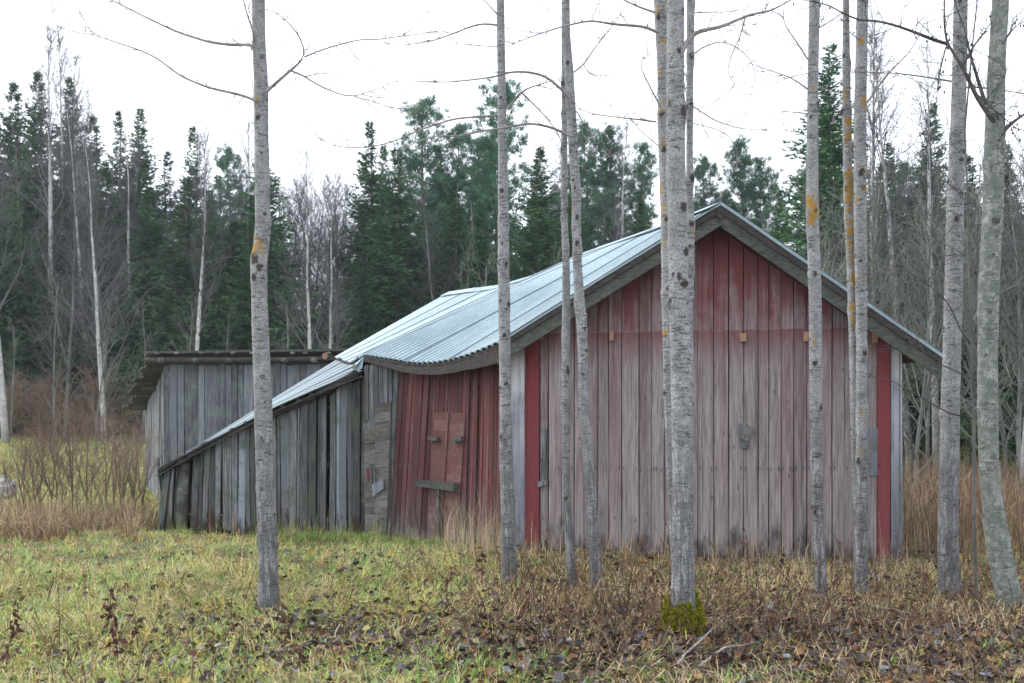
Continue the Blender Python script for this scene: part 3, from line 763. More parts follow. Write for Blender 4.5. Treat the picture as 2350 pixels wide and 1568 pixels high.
# ------------------------------------------------------------------ bare trees, conifers (prototypes)
def wander(p0, d0, L, n, wob, up=0.0, r=None):
    """a curved path"""
    r = r or rng
    p = np.array(p0, float); d = np.array(d0, float); d /= np.linalg.norm(d); out = [p.copy()]
    for _ in range(n):
        d = d + r.normal(0, wob, 3) + np.array([0, 0, up]); d /= np.linalg.norm(d)
        p = p + d * (L / n); out.append(p.copy())
    return np.array(out)

def grow_bare(seed, Ht, r0, first=.25, nb=34, ang=.75, lrel=.30, nsub=7, ntw=4, wob=.02, twr=.006, fork=False, upb=.12):
    """bare deciduous tree; returns trunk and crown builders (base at origin)"""
    r = np.random.default_rng(seed); tk, cr = MB(), MB()
    path = wander((0, 0, -.15), (r.normal(0, .03), r.normal(0, .03), 1), Ht, 16, wob, .02, r)
    rad = r0 * (1 - np.linspace(0, 1, 17) ** 1.1) + .008
    tk.tube(path, rad, 7)
    axes = [(path, rad)]
    if fork:
        k = 5; p2 = wander(path[k], (r.normal(0, .35), r.normal(0, .2), 1), Ht * .62, 10, .03, .03, r); r2 = rad[k] * .7 * (1 - np.linspace(0, 1, 11)) + .006
        tk.tube(p2, r2, 6); axes.append((p2, r2))
    for path, rad in axes:
        n = nb if path is axes[0][0] else nb // 2
        for i in range(n):
            t = first + (1 - first) * (i + r.random()) / n; k = t * (len(path) - 1); j = int(k); f = k - j
            j2 = min(j + 1, len(path) - 1); p = path[j] * (1 - f) + path[j2] * f
            az = r.random() * 2 * pi; a = ang * r.uniform(.7, 1.25) * (1.15 - .5 * t)
            L = Ht * lrel * (1.08 - t) * r.uniform(.6, 1.15) + .25
            d = np.array([cos(az) * sin(a), sin(az) * sin(a), cos(a)])
            bp = wander(p, d, L, 6, .10, upb * .5, r); rb = min(rad[j] * .5, .012 * L + .006)
            cr.tube(bp, np.linspace(rb, twr * .8, 7), 4, False)
            for s in range(nsub):
                q = bp[r.integers(1, 7)]; d2 = (bp[-1] - bp[0]) / L + r.normal(0, .55, 3) + np.array([0, 0, .15])
                L2 = L * r.uniform(.2, .5) + .15; sp = wander(q, d2, L2, 3, .16, .04, r)
                cr.tube(sp, np.linspace(max(twr * 1.1, rb * .35), twr * .7, 4), 3, False)
                for w in range(ntw):
                    q2 = sp[r.integers(1, 4)]; d3 = (sp[-1] - sp[0]) + r.normal(0, .5, 3) * L2
                    tp = wander(q2, d3, L2 * r.uniform(.35, .8) + .08, 2, .2, 0, r); cr.tube(tp, [twr * .8, twr * .7, twr * .5], 3, False)
    return tk, cr

def grow_spruce(seed, Ht, R, low=.04, dens=1.0, droop=.45, ss=1.0):
    r = np.random.default_rng(seed); tk, cr = MB(), MB()
    path = wander((0, 0, -.15), (0, 0, 1), Ht, 12, .006, 0, r); tk.tube(path, np.linspace(.012 * Ht, .01, 13), 7)
    Pp, Dd, LL, WW = [], [], [], []
    z = low * Ht
    while z < Ht - .15:
        f = z / Ht; Lm = R * (1 - f) ** .95 * (0.7 + .3 * min(1, f / .15 + .4)) + .05
        nb = int((r.integers(9, 14) - 4 * f) * dens) + 1
        for b in range(nb):
            az = r.random() * 2 * pi; L = Lm * r.uniform(.55, 1.15); hx = np.array([cos(az), sin(az), 0]); sx = np.array([-sin(az), cos(az), 0])
            up0 = lerp(-.15, .75, f ** 1.5); dr = droop * (1 - f * .8)
            m = max(3, int(L / (.14 * ss))); tt = (np.arange(m) + r.random(m)) / m
            zz = z + L * (up0 * tt - dr * tt ** 1.3 + .22 * tt ** 3) + r.normal(0, .07, m)
            base = np.array([0, 0, 1.])[None] * zz[:, None] + hx[None] * (L * tt)[:, None]
            if L > .5:
                tb = np.linspace(0, 1, 4); cr.tube(hx[None] * (L * tb)[:, None] + np.array([0, 0, 1.])[None] * (z + L * (up0 * tb - dr * tb ** 1.3 + .22 * tb ** 3))[:, None], np.linspace(.02, .006, 4) , 3, False)
            for sgn in (-1, 1, 0):
                d = hx[None] * r.uniform(.3, 1, (m, 1)) + sx[None] * (sgn * r.uniform(.5, 1.1, (m, 1))) + np.array([0, 0, 1.])[None] * r.uniform(-.8 * (1 - f) - .1, .25 + .5 * f, (m, 1))
                Pp.append(base); Dd.append(d); LL.append((.13 + .10 * min(1, L) + .30 * (1 - tt) * min(1, L / 2)) * r.uniform(.6, 1.4, m) * (1 if sgn else 1.1)); WW.append(r.uniform(.09, .17, m) * (.55 + .45 * min(1, L)))
        z += r.uniform(.12, .36) * (1.1 - .35 * f)
    n = 10; Pp.append(np.stack([np.zeros(n), np.zeros(n), np.linspace(Ht - .9, Ht - .15, n)], 1)); Dd.append(np.stack([r.normal(0, .5, n), r.normal(0, .5, n), np.full(n, .9)], 1)); LL.append(np.full(n, .3)); WW.append(np.full(n, .07))
    cr.diamonds(np.concatenate(Pp), np.concatenate(Dd), np.concatenate(LL) * ss ** .4, np.concatenate(WW) * ss)
    return tk, cr

def grow_pine(seed, Ht, R, low=.45):
    r = np.random.default_rng(seed); tk, cr = MB(), MB()
    path = wander((0, 0, -.15), (0, 0, 1), Ht, 12, .012, 0, r); tk.tube(path, np.linspace(.013 * Ht, .012, 13), 7)
    Pp, Dd = [], []
    z = low * Ht
    while z < Ht - .1:
        f = (z / Ht - low) / (1 - low); Lm = R * (math.sin(min(1, f * 1.25 + .22) * pi * .5) * (1 - f) ** .55) + .15
        for b in range(r.integers(4, 7)):
            az = r.random() * 2 * pi; L = Lm * r.uniform(.5, 1.2); up = lerp(.12, .95, f)
            bp = wander(path[int(z / Ht * 12)] * np.array([1, 1, 0]) + np.array([0, 0, z]), (cos(az), sin(az), up), L, 5, .10, .08, r); cr.tube(bp, np.linspace(.025, .008, 6), 3, False)
            for k in range(max(4, int(L * 7))):
                q = bp[r.integers(2, 6)] + r.normal(0, .13 + .10 * L, 3) * np.array([1, 1, .6])
                nn = 26; d = r.normal(0, .55, (nn, 3)) + np.array([cos(az) * .35, sin(az) * .35, .75]); Pp.append(np.repeat(q[None], nn, 0) + r.normal(0, .05, (nn, 3))); Dd.append(d)
        z += r.uniform(.30, .55)
    Pp = np.concatenate(Pp); cr.diamonds(Pp, np.concatenate(Dd), r.uniform(.16, .30, len(Pp)), r.uniform(.020, .036, len(Pp)))
    return tk, cr

PROTO = {}
def proto(key, pair, Ht, mt, mc, cname='crown'):
    tk, cr = pair
    V, Q, T = tk.arr(); a = mesh_from(key + '_trunk', V, Q, T, True); a.materials.append(mt)
    V, Q, T = cr.arr(); b = mesh_from(key + '_crown', V, Q, T); b.materials.append(mc)
    PROTO[key] = (a, b, Ht, cname)
for i in range(4): proto(f'spruce{i}', grow_spruce(10 + i, 16, (2.9, 2.6, 3.2, 2.4)[i], (.03, .10, .02, .14)[i], (1.1, 1, 1.1, 1)[i], .45, .68), 16, M_SPTRUNK, M_SPRUCE)
proto('spruceN', grow_spruce(19, 12, 2.6, .03, 1.5, .30, .42), 12, M_SPTRUNK, M_SPRUCE)
for i in range(3): proto(f'pine{i}', grow_pine(30 + i, 15, (2.5, 2.2, 2.7)[i], (.36, .14, .22)[i]), 15, M_PITRUNK, M_PINE)
for i in range(3): proto(f'birch{i}', grow_bare(40 + i, 15, .13, .30, 34, .6, .25, 7, 4, .018, .0065), 15, M_BIRCH, M_BARE)
for i in range(3): proto(f'alder{i}', grow_bare(50 + i, 12, .11, .15, 36, .85, .32, 6, 4, .03, .0065, fork=(i == 1)), 12, M_GTRUNK, M_BARE)
for i in range(3): proto(f'sapling{i}', grow_bare(60 + i, 5, .028, .12, 16, .6, .30, 4, 2, .03, .005), 5, M_GTRUNK, M_BAREG)
for i in range(2): proto(f'thicket{i}', grow_bare(70 + i, 8, .05, .10, 24, .7, .33, 4, 3, .04, .0072, fork=True), 8, M_GTRUNK, M_BAREG)
for i in range(2): proto(f'shrub{i}', grow_bare(80 + i, 3, .018, .05, 22, .8, .5, 6, 3, .06, .005), 3, M_BARER, M_BARER)

for i in range(2): proto(f'stem{i}', grow_bare(90 + i, 3, .011, .22, 13, .35, .38, 4, 2, .05, .0032, fork=True), 3, M_BARER, M_BARER)

def place(name, key, x, y, Ht, label, cat, group, rz=None, wide=1.0):
    a, b, h0, cn = PROTO[key]; s = Ht / h0
    e = thing(name, (x, y, float(ground(x, y))), label, cat, group)
    e.rotation_euler = (0, 0, random.random() * 6.28 if rz is None else rz)
    for nm, me in (('trunk', a), (cn, b)):
        o = bpy.data.objects.new(nm, me); link(o, e); o.scale = (s * wide, s * wide, s)
    return e

ORD = ['first', 'second', 'third', 'fourth', 'fifth', 'sixth', 'seventh', 'eighth', 'ninth', 'tenth', 'eleventh', 'twelfth', 'thirteenth', 'fourteenth', 'fifteenth', 'sixteenth', 'seventeenth', 'eighteenth', 'nineteenth', 'twentieth']
SITES = [(335, 'above the meadow at far left'), (585, 'behind the grey plank barn'), (800, 'just right of the leftmost aspen'), (1140, 'above the lean-to roof'), (1500, 'behind the red barn ridge'), (1860, 'behind the barn gable peak'), (9999, 'in the thicket right of the barn')]
pending = []
def want(kind, key, u, vtop, Y, wide=1.0): pending.append((kind, key, u, vtop, Y, wide))
KIND = {'spruce': ('spruce_tree', 'dark green spruce', 'tree', 'spruces of the forest edge'), 'pine': ('pine_tree', 'bluish green pine', 'tree', 'pines of the forest edge'),
        'birch': ('birch_tree', 'bare white-stemmed birch', 'tree', 'bare birches of the forest edge'), 'alder': ('alder_tree', 'bare grey deciduous tree', 'tree', 'bare grey trees of the forest edge'),
        'sapling': ('sapling', 'thin bare sapling', 'sapling', 'saplings before the forest'), 'thicket': ('young_tree', 'slender leafless young tree', 'tree', 'young trees of the thicket'),
        'stem': ('shrub', 'thin leafless brown shrub in the dry grass', 'shrub', 'thin shrubs in the dry grass'),
        'shrub': ('shrub', 'leafless reddish shrub', 'shrub', 'leafless shrubs by the meadow')}
# conifers read from the photograph: column, top row, distance
for u, v, Y, w in ((-40, 170, 50, 1.2), (30, 185, 52, 1.2), (85, 160, 50, 1.1), (160, 176, 51, 1.15), (212, 262, 52, 1.2), (272, 252, 54, 1), (322, 250, 51, 1.2), (385, 345, 53, 1.2), (442, 288, 52, 1.1), (500, 400, 54, 1.2), (60, 330, 46, 1.3), (190, 420, 47, 1.4), (350, 430, 46, 1.5), (118, 470, 45, 1.4),
                   (848, 275, 46, 1.05), (880, 330, 48, 1), (905, 480, 46, 1.2), (1005, 330, 50, 1.1), (1235, 365, 50, 1.2), (1275, 420, 52, 1.2), (1180, 500, 50, 1.3), (1330, 470, 49, 1.2), (965, 560, 47, 1.3),
                   (1905, 92, 31, 1.25), (2140, 232, 40, 1.3), (2040, 330, 38, 1.3), (2060, 520, 30, 1.3), (2310, 330, 40, 1.4), (1960, 420, 34, 1.3), (2230, 420, 36, 1.4), (2360, 560, 30, 1.5), (1790, 440, 44, 1.2), (2420, 300, 36, 1.4), (2150, 560, 34, 1.5), (1560, 480, 50, 1.2), (1480, 470, 51, 1.1), (2300, 640, 24, 1.4)):
    want('spruce', 'spruceN' if (u, v) == (1905, 92) else 'spruce%d' % random.randrange(4), u, v, Y, w)
for u in list(range(-50, 600, 36)) + list(range(830, 1500, 70)): want('spruce', 'spruce%d' % random.randrange(4), u + random.uniform(-14, 14), random.uniform(330, 600), random.uniform(40, 46), 1.45)
for u, v, Y, w in ((545, 350, 50, 1), (575, 385, 51, 1), (968, 245, 48, 1.15), (1040, 300, 49, 1.1), (1125, 200, 47, 1.2), (1085, 330, 50, 1.1), (1365, 290, 48, 1.05), (1420, 292, 48, 1.1), (1455, 340, 49, 1), (1310, 380, 50, 1), (1638, 370, 50, 1.1), (1725, 322, 49, 1.1), (1755, 360, 50, 1), (1690, 440, 50, 1), (1600, 460, 52, 1), (2100, 380, 42, 1.2), (1840, 360, 46, 1.1)):
    want('pine', 'pine%d' % random.randrange(3), u, v, Y, w)
for u, v, Y in ((14, 60, 37), (118, 45, 44), (447, 300, 37.5), (240, 330, 37), (716, 340, 38), (757, 430, 38), (145, 70, 45), (190, 110, 46), (500, 310, 46), (560, 270, 47), (1412, 270, 44), (300, 320, 44), (210, 250, 44), (-30, 90, 44), (2005, 40, 27), (2090, 60, 26), (2150, 90, 25), (2345, 60, 20), (2440, 80, 22), (1300, 330, 45)):
    want('birch', 'birch%d' % random.randrange(3), u, v, Y)
for u in range(620, 830, 15): want('alder', 'alder%d' % random.randrange(3), u + random.uniform(-6, 6), random.uniform(390, 460), random.uniform(45, 52))
for u in range(-60, 620, 75): want('alder', 'alder%d' % random.randrange(3), u + random.uniform(-10, 10), random.uniform(300, 560) - (90 if u < 200 else 0), random.uniform(42, 48))
for u in range(850, 1880, 85): want('alder', 'alder%d' % random.randrange(3), u + random.uniform(-20, 20), random.uniform(430, 600), random.uniform(40, 47))
for u in (150, 238): want('alder', 'alder%d' % random.randrange(3), u, random.uniform(380, 480), 38)
for u in range(20, 830, 105): want('sapling', 'sapling%d' % random.randrange(3), u + random.uniform(-12, 12), random.uniform(620, 740), random.uniform(33, 40))
for u in (1090, 1130, 1240, 1270): want('sapling', 'sapling%d' % random.randrange(3), u, random.uniform(560, 620), random.uniform(30, 36))
for u in range(1900, 2440, 40): want('spruce', 'spruce%d' % random.randrange(4), u + random.uniform(-15, 15), random.uniform(330, 600), random.uniform(25, 31), 1.5)
for u in range(1860, 2430, 34): want('thicket', 'thicket%d' % random.randrange(2), u + random.uniform(-8, 8), random.uniform(330, 640), random.uniform(18.5, 27))
for u in range(-30, 345, 26): want('shrub', 'shrub%d' % random.randrange(2), u + random.uniform(-8, 8), random.uniform(850, 930), random.uniform(37, 43), 1.5)
for u in range(5, 340, 15): want('stem', 'stem%d' % random.randrange(2), u + random.uniform(-5, 5), random.uniform(940, 1080), random.uniform(16.5, 19.5), 1.3)
pending.sort(key=lambda p: p[2]); cnt = {}
tot = {}
def site(u): return next(s for m_, s in SITES if u < m_)
for p in pending: tot[(p[0], site(p[2]))] = tot.get((p[0], site(p[2])), 0) + 1
for kind, key, u, vt, Y, w in pending:
    s = site(u); k = cnt.get((kind, s), 0); cnt[(kind, s)] = k + 1
    nm, desc, cat, grp = KIND[kind]; x = (u - CX) / F * Y
    Ht = H - (vt - HV) / F * Y - float(ground(x, Y))
    lab = f'{desc}' * (kind == 'stem') + f'{desc} {s}' * (kind != 'stem') + (f', {ORD[k] if k < 20 else "twenty-" + ORD[k - 20]} from left' if tot[(kind, s)] > 1 else '')
    place(nm, key, x, Y, Ht, lab, cat, grp, wide=w)

# deep forest mass behind the edge trees
def forest_mass():
    mb = MB()
    for k in range(2):
        n = 9000; x = rng.uniform(-45, 45, n) ; y = rng.uniform(56, 72, n); zt = 5.0 + 3.5 * vnoise(x, y, .15, 5)
        z = rng.random(n) ** .8 * zt; mb.diamonds(np.stack([x, y, ground(x, y) + z], 1), rng.normal(0, 1, (n, 3)) + np.array([0, 0, -.4]), rng.uniform(.5, 1.1, n), rng.uniform(.2, .45, n))
    tag(mbpart('forest_undergrowth', mb, M_SPRUCE), 'dark green mass of young conifers deep in the forest', 'undergrowth', kind='stuff')
forest_mass()

# ------------------------------------------------------------------ the aspens in front
def k5(x): return (1400 + x / 2.613) / 1.2255
def aspen(name, rows, Y, label, mat, Htot, knots=(), lichen=(), lamt=0.35, seed=0, flare=1.15, bushy=True, cat='tree', group='aspens in front of the barn'):
    """rows: (row, left edge, right edge) in photo units, top to bottom"""
    r = np.random.default_rng(seed); rows = np.array(rows, float); rows = rows[np.argsort(-rows[:, 0])]
    zs = H - (rows[:, 0] - HV) / F * Y; cx = ((rows[:, 1] + rows[:, 2]) / 2 - CX) / F * Y; rad = (rows[:, 2] - rows[:, 1]) / 2 / F * Y
    gx = cx[0]; g0 = float(ground(gx, Y)); base = np.array([gx, Y, g0])
    zz = np.concatenate([np.arange(min(g0, zs[0]) - .12, zs[-1], .035), np.arange(zs[-1], Htot, .12)])
    c = np.interp(zz, zs, cx); rr = np.interp(zz, zs, rad)
    kern = np.hanning(9); kern /= kern.sum()
    c = np.convolve(np.pad(c, 4, 'edge'), kern, 'valid'); rr = np.convolve(np.pad(rr, 4, 'edge'), kern, 'valid')
    over = zz > zs[-1]; f = (zz - zs[-1]) / (Htot - zs[-1])
    slope = np.clip((cx[-1] - cx[-2]) / (zs[-1] - zs[-2]), -.04, .04)
    c = np.where(over, c + slope * (zz - zs[-1]) + .05 * np.sin(f * 5), c); rr = np.where(over, rr * (1 - f * .93), rr)
    rr = rr * (1 + (flare - 1) * np.exp(-np.clip(zz - g0, 0, 9) / .12))
    yy = Y + .02 * np.sin(zz * 1.3 + seed)
    S = 26; th = np.arange(S) / S * 2 * pi
    T, Zg = np.meshgrid(th, zz); RR = rr[:, None] * (1 + .025 * np.sin(T * 3 + Zg * 2 + seed) + (r.random((len(zz), S)) - .5) * .022)
    kn = np.zeros_like(T); li = np.zeros_like(T)
    KN = [(k, -pi / 2 + a, s) for k, a, s in knots] + [(r.uniform(g0 + .5, Htot * .8), r.uniform(0, 2 * pi), r.uniform(.5, 1.1)) for _ in range(34)]
    for zk, ak, sk in KN:
        da = np.angle(np.exp(1j * (T - ak))) * rr[:, None]; dzz = Zg - zk
        e = np.exp(-((da / (.024 * sk)) ** 2 + (dzz / (.030 * sk)) ** 2)); kn = np.maximum(kn, e * .95)
        brow = np.exp(-((da / (.05 * sk)) ** 2 + ((dzz - .03 * sk - .5 * np.abs(da)* -1 * .6) / (.010)) ** 2)); kn = np.maximum(kn, brow * .5)
        RR = RR + .010 * sk * np.exp(-((da / (.045 * sk)) ** 2 + (dzz / (.05 * sk)) ** 2))
    for zk, ak, sk, am in lichen:
        da = np.angle(np.exp(1j * (T + pi / 2 - ak))) * rr[:, None]; li = np.maximum(li, am * np.exp(-((da / (.09 * sk)) ** 2 + ((Zg - zk) / (.12 * sk)) ** 2)))
    V = np.stack([c[:, None] + RR * np.cos(T), yy[:, None] + RR * np.sin(T), Zg], -1).reshape(-1, 3)
    n = len(zz); i = np.arange(n - 1)[:, None] * S; j = np.arange(S)[None]; k = (j + 1) % S
    Q = np.stack([i + j, i + k, i + S + k, i + S + j], -1).reshape(-1, 4)
    e = thing(name, base, label, cat, group)
    o = part('trunk', V, Q, None, mat, e, True, at=base)
    for nm, arr in (('knot', kn), ('lichen', np.clip(li + lamt * .3, 0, 1))):
        at = o.data.attributes.new(nm, 'FLOAT', 'POINT'); at.data.foreach_set('value', arr.ravel().astype(np.float32))
    # crown above the picture
    if bushy:
        for q in range(12):
            z = lerp(zs[-1] + .3, Htot - .3, (q + r.random()) / 12); az = r.random() * 2 * pi; L = (Htot - z) * .32 + .5
            p0 = np.array([np.interp(z, zz, c), Y, z]); limb(e, wander(p0, (cos(az), sin(az), .55), L, 7, .12, .06, r), .022, r, nt=7)
    return e, (lambda v: np.interp(H - (v - HV) / F * Y, zz, rr))

def limb(tree, path, r0, r, nt=8, mat=None, tw=.42, r1=.004, spur=True, name='branch', cones=0):
    mb = MB(); path = np.asarray(path, float); n = len(path)
    mb.tube(path, r1 * .7 + (r0 * .95 - r1 * .7) * (1 - np.linspace(0, 1, n)) ** 1.2, 6)
    L = np.linalg.norm(np.diff(path, axis=0), axis=1).sum()
    for q in range(nt):
        k = r.integers(1, n); p = lerp(path[k - 1], path[k], r.random()); d = path[k] - path[k - 1]; d = d / (np.linalg.norm(d) + 1e-9)
        d2 = d * .6 + r.normal(0, .55, 3) + np.array([0, 0, .25]); Lt = tw * r.uniform(.5, 1.5); tp = wander(p, d2, Lt, 5, .16, .02, r)
        mb.tube(tp, np.linspace(min(.0042, r0 * .6), .0016, 6), 3, False)
        for w in range(2):
            p2 = tp[r.integers(1, 6)]; t2 = wander(p2, (tp[-1] - tp[0]) + r.normal(0, .45, 3) * Lt, Lt * .45, 3, .2, 0, r); mb.tube(t2, np.linspace(.0024, .0013, 4), 3, False)
    if spur:
        m = int(L * 9); ks = r.integers(1, n, m); fr = r.random(m)[:, None]
        Pp = path[ks - 1] * (1 - fr) + path[ks] * fr; mb.diamonds(Pp, r.normal(0, 1, (m, 3)) + np.array([0, 0, .5]), r.uniform(.02, .05, m), .012)
    if cones:
        ks = r.integers(1, n, cones); Pp = path[ks] + r.normal(0, .03, (cones, 3)); 
        mc = MB()
        for p in Pp: mc.tube([p, p - np.array([0, 0, .012]), p - np.array([0, 0, .024])], [.003, .009, .003], 5)
        mbpart('cone', mc, M_TWIGD, tree)['kind'] = 'stuff'
    return mbpart(name, mb, mat or M_TWIG, tree)

def uvpath(pts, Y, r, n=None, dy=.35):
    """photo polyline -> smooth 3-D path that also swings in depth"""
    pts = np.array(pts, float); d = np.r_[0, np.cumsum(np.linalg.norm(np.diff(pts, axis=0), axis=1))]; m = n or max(8, int(d[-1] / 14))
    t = np.linspace(0, d[-1], m); u = np.interp(t, d, pts[:, 0]); v = np.interp(t, d, pts[:, 1])
    if m > 6:
        for a in (u, v): a[1:-1] = .25 * a[:-2] + .5 * a[1:-1] + .25 * a[2:]
    k = r.uniform(-1, 1); ys = Y + dy * k * (t / max(d[-1], 1)) * (d[-1] / 400)
    return np.array([P(a, b, y) for a, b, y in zip(u, v, ys)])

def zrow(v, Y): return H - (v - HV) / F * Y
n2 = lambda rows: [(a / 1.2255, b / 1.2255, c / 1.2255) for a, b, c in rows]
BR = []
# 1 leftmost
Y1 = 9.14
t1, _ = aspen('aspen_tree', [(0, 577, 607), (100, 579, 609), (200, 583, 616), (300, 584, 616), (400, 585, 619), (540, 587, 622), (575, 581, 617), (610, 577, 613), (700, 578, 615), (900, 583, 624), (1100, 587, 630), (1300, 592, 636), (1410, 590, 640)], Y1,
              'leftmost grey aspen trunk, standing alone in front of the lean-to', M_ASPEN, 9.5, knots=((zrow(600, Y1), -.3, 1.6), (zrow(618, Y1), .3, 1.3), (zrow(640, Y1), -.35, 1.2), (zrow(1010, Y1), .2, .7)),
              lichen=((zrow(570, Y1), -.6, .9, .95), (zrow(590, Y1), .1, .5, .7), (zrow(228, Y1), -.6, .4, .8), (zrow(263, Y1), -.2, .3, .7), (zrow(525, Y1), 0, .3, .7)), lamt=.25, seed=1)
r1 = np.random.default_rng(101)
for pts, ra in (([(584, 106), (566, 102), (535, 104), (480, 97), (410, 75), (345, 45), (300, 22), (230, -12), (150, -40)], .014), ([(586, 232), (572, 224), (540, 215), (480, 202), (425, 180), (405, 168), (360, 133), (320, 115), (260, 95), (215, 80), (160, 72), (130, 60)], .0125),
                ([(214, 80), (195, 50), (180, 25)], .004), ([(612, 210), (640, 185), (668, 161), (690, 142), (700, 129), (695, 100), (682, 75), (655, 45), (629, 26), (600, 20)], .014), ([(698, 131), (737, 115), (790, 99), (832, 90), (858, 92), (900, 86), (960, 79), (1010, 70)], .007),
                ([(668, 163), (692, 171), (726, 194), (758, 208), (785, 219), (814, 222), (853, 208), (890, 195)], .0085), ([(814, 222), (866, 236), (911, 252), (950, 240)], .004), ([(598, 185), (589, 119), (580, 66), (571, 47), (560, 8), (550, -40)], .018), ([(606, 95), (590, 66), (578, 42)], .008)):
    limb(t1, uvpath(pts, Y1 - .12, r1), ra, r1, nt=int(2 + len(pts) * .7), tw=.30)
# 2
Y2 = 10.58
t2, _ = aspen('aspen_tree', [(0, 1139, 1157), (200, 1142, 1161), (300, 1143, 1163), (440, 1143, 1167), (600, 1142, 1168), (750, 1144, 1171), (900, 1147, 1173), (1060, 1146, 1178), (1200, 1150, 1183), (1300, 1151, 1186), (1345, 1148, 1188)], Y2,
              'slim aspen trunk at the left corner of the red gable', M_ASPEN, 9, knots=((zrow(770, Y2), 0, .9), (zrow(880, Y2), .1, 1), (zrow(700, Y2), .8, 1.1), (zrow(560, Y2), -.2, .7)), lamt=.1, seed=2)
for pts, ra in (([(1141, 58), (1113, 54), (1088, 58), (1056, 71), (1001, 92), (945, 102), (911, 105), (880, 96)], .010), ([(1143, 265), (1088, 269), (1046, 272), (1000, 286), (953, 302), (914, 321), (871, 334), (829, 339), (779, 338), (713, 311), (679, 277)], .011),
                ([(1165, 252), (1189, 219), (1208, 203), (1239, 194), (1286, 181)], .014), ([(1199, 215), (1236, 250), (1270, 290), (1286, 312), (1290, 340)], .009), ([(1141, 33), (1120, 10), (1100, -10)], .008), ([(1142, 108), (1090, 104), (1040, 100)], .005)):
    limb(t2, uvpath(pts, Y2 - .05, r1), ra, r1, nt=int(2 + len(pts) * .6), tw=.30)
# 3 pair
Y3 = 10.28
t3a, _ = aspen('aspen_tree', n2([(620, 1579, 1597), (760, 1582, 1603), (860, 1581, 1604), (950, 1579, 1603), (1060, 1579, 1601), (1310, 1579, 1603), (1410, 1582, 1605), (1480, 1588, 1612), (1540, 1589, 1613), (1640, 1598, 1626), (1662, 1602, 1630)]) + [(0, 1288, 1298), (250, 1289, 1302)], Y3 + .15,
               'thin aspen stem, left one of the close pair before the gable', M_ASPEN, 8.5, lamt=.1, seed=3)
t3b, _ = aspen('aspen_tree', [(0, 1289, 1307), (80, 1290, 1308), (165, 1294, 1316), (310, 1303, 1325)] + n2([(540, 1608, 1634), (733, 1611, 1636), (860, 1616, 1646), (933, 1623, 1652), (1100, 1628, 1654), (1208, 1633, 1662), (1356, 1644, 1674), (1467, 1651, 1684), (1541, 1655, 1688), (1640, 1659, 1692), (1656, 1658, 1695)]), Y3,
               'thin aspen stem, right one of the close pair before the gable', M_ASPEN, 8.5, knots=((zrow(500, Y3), 0, .9), (zrow(560, Y3), 0, 1.1), (zrow(860, Y3), -.1, .8)), lamt=.15, lichen=((zrow(478, Y3), -1.2, .4, .9),), seed=4)
for pts, ra in (([(1308, 225), (1283, 200), (1252, 175), (1211, 165), (1170, 165), (1142, 175), (1104, 181), (1030, 189), (966, 187), (919, 185), (890, 193)], .014), ([(1304, 311), (1280, 298), (1255, 290), (1220, 283), (1174, 290), (1142, 296), (1104, 301), (1043, 314), (1003, 310), (945, 330), (871, 383), (832, 406)], .013),
                ([(1315, 167), (1339, 150), (1361, 115), (1389, 81), (1408, 56), (1436, 15), (1450, -15)], .009), ([(1340, 150), (1352, 168), (1375, 176), (1395, 172)], .005), ([(1322, 345), (1345, 352), (1370, 364), (1395, 362), (1420, 352)], .006), ([(1290, 62), (1240, 78), (1190, 70)], .005), ([(1317, 250), (1335, 270), (1338, 300), (1330, 340)], .006), ([(1318, 400), (1290, 412), (1270, 430), (1255, 455)], .006)):
    limb(t3b, uvpath(pts, Y3 - .08, r1), ra, r1, nt=int(2 + len(pts) * .6), tw=.30)
# 4 big one and its two companions
Y4 = 8.03
t4, _ = aspen('aspen_tree', n2([(0, 1874, 1922), (230, 1874, 1924), (460, 1874, 1928), (600, 1879, 1932), (826, 1882, 1937), (1075, 1887, 1947), (1320, 1891, 1948), (1500, 1889, 1950), (1640, 1888, 1955), (1720, 1886, 1956), (1800, 1882, 1960)]), Y4,
              'thickest aspen trunk with green moss around its foot', M_ASPEN, 10, knots=((zrow(262, Y4), .75, 1.7), (zrow(240, Y4), -.8, .9), (zrow(478, Y4), .5, 1.5), (zrow(655, Y4), .4, 1.5), (zrow(820, Y4), -.4, .8), (zrow(580, Y4), .7, 1.4), (zrow(690, Y4), -1, .8)),
              lichen=((zrow(130, Y4), -.6, .5, .6), (zrow(225, Y4), 0, .3, .6), (zrow(360, Y4), .9, .3, .7), (zrow(83, Y4), -.4, .3, .6)), lamt=.15, seed=5, flare=1.1)
t4l, _ = aspen('aspen_tree', n2([(0, 1838, 1874), (190, 1847, 1882), (380, 1849, 1884), (570, 1857, 1888), (830, 1861, 1893), (1060, 1867, 1898), (1290, 1873, 1905), (1430, 1881, 1912), (1600, 1888, 1920), (1700, 1890, 1924)]), 8.75,
               'lichen-spotted aspen trunk half hidden behind the left of the thickest aspen', M_ASPEN, 9, knots=((zrow(265, 8.7), -.4, 1.2), (zrow(345, 8.7), -.2, 1.0), (zrow(40, 8.7), -.5, 1)),
               lichen=tuple((zrow(v, 8.75), a, .5, .85) for v, a in ((30, -.3), (108, -.2), (170, -.4), (248, -.2), (335, -.3), (440, -1), (480, -.8), (470, -.9), (505, -1), (560, -1), (765, -1))), lamt=.3, seed=6)
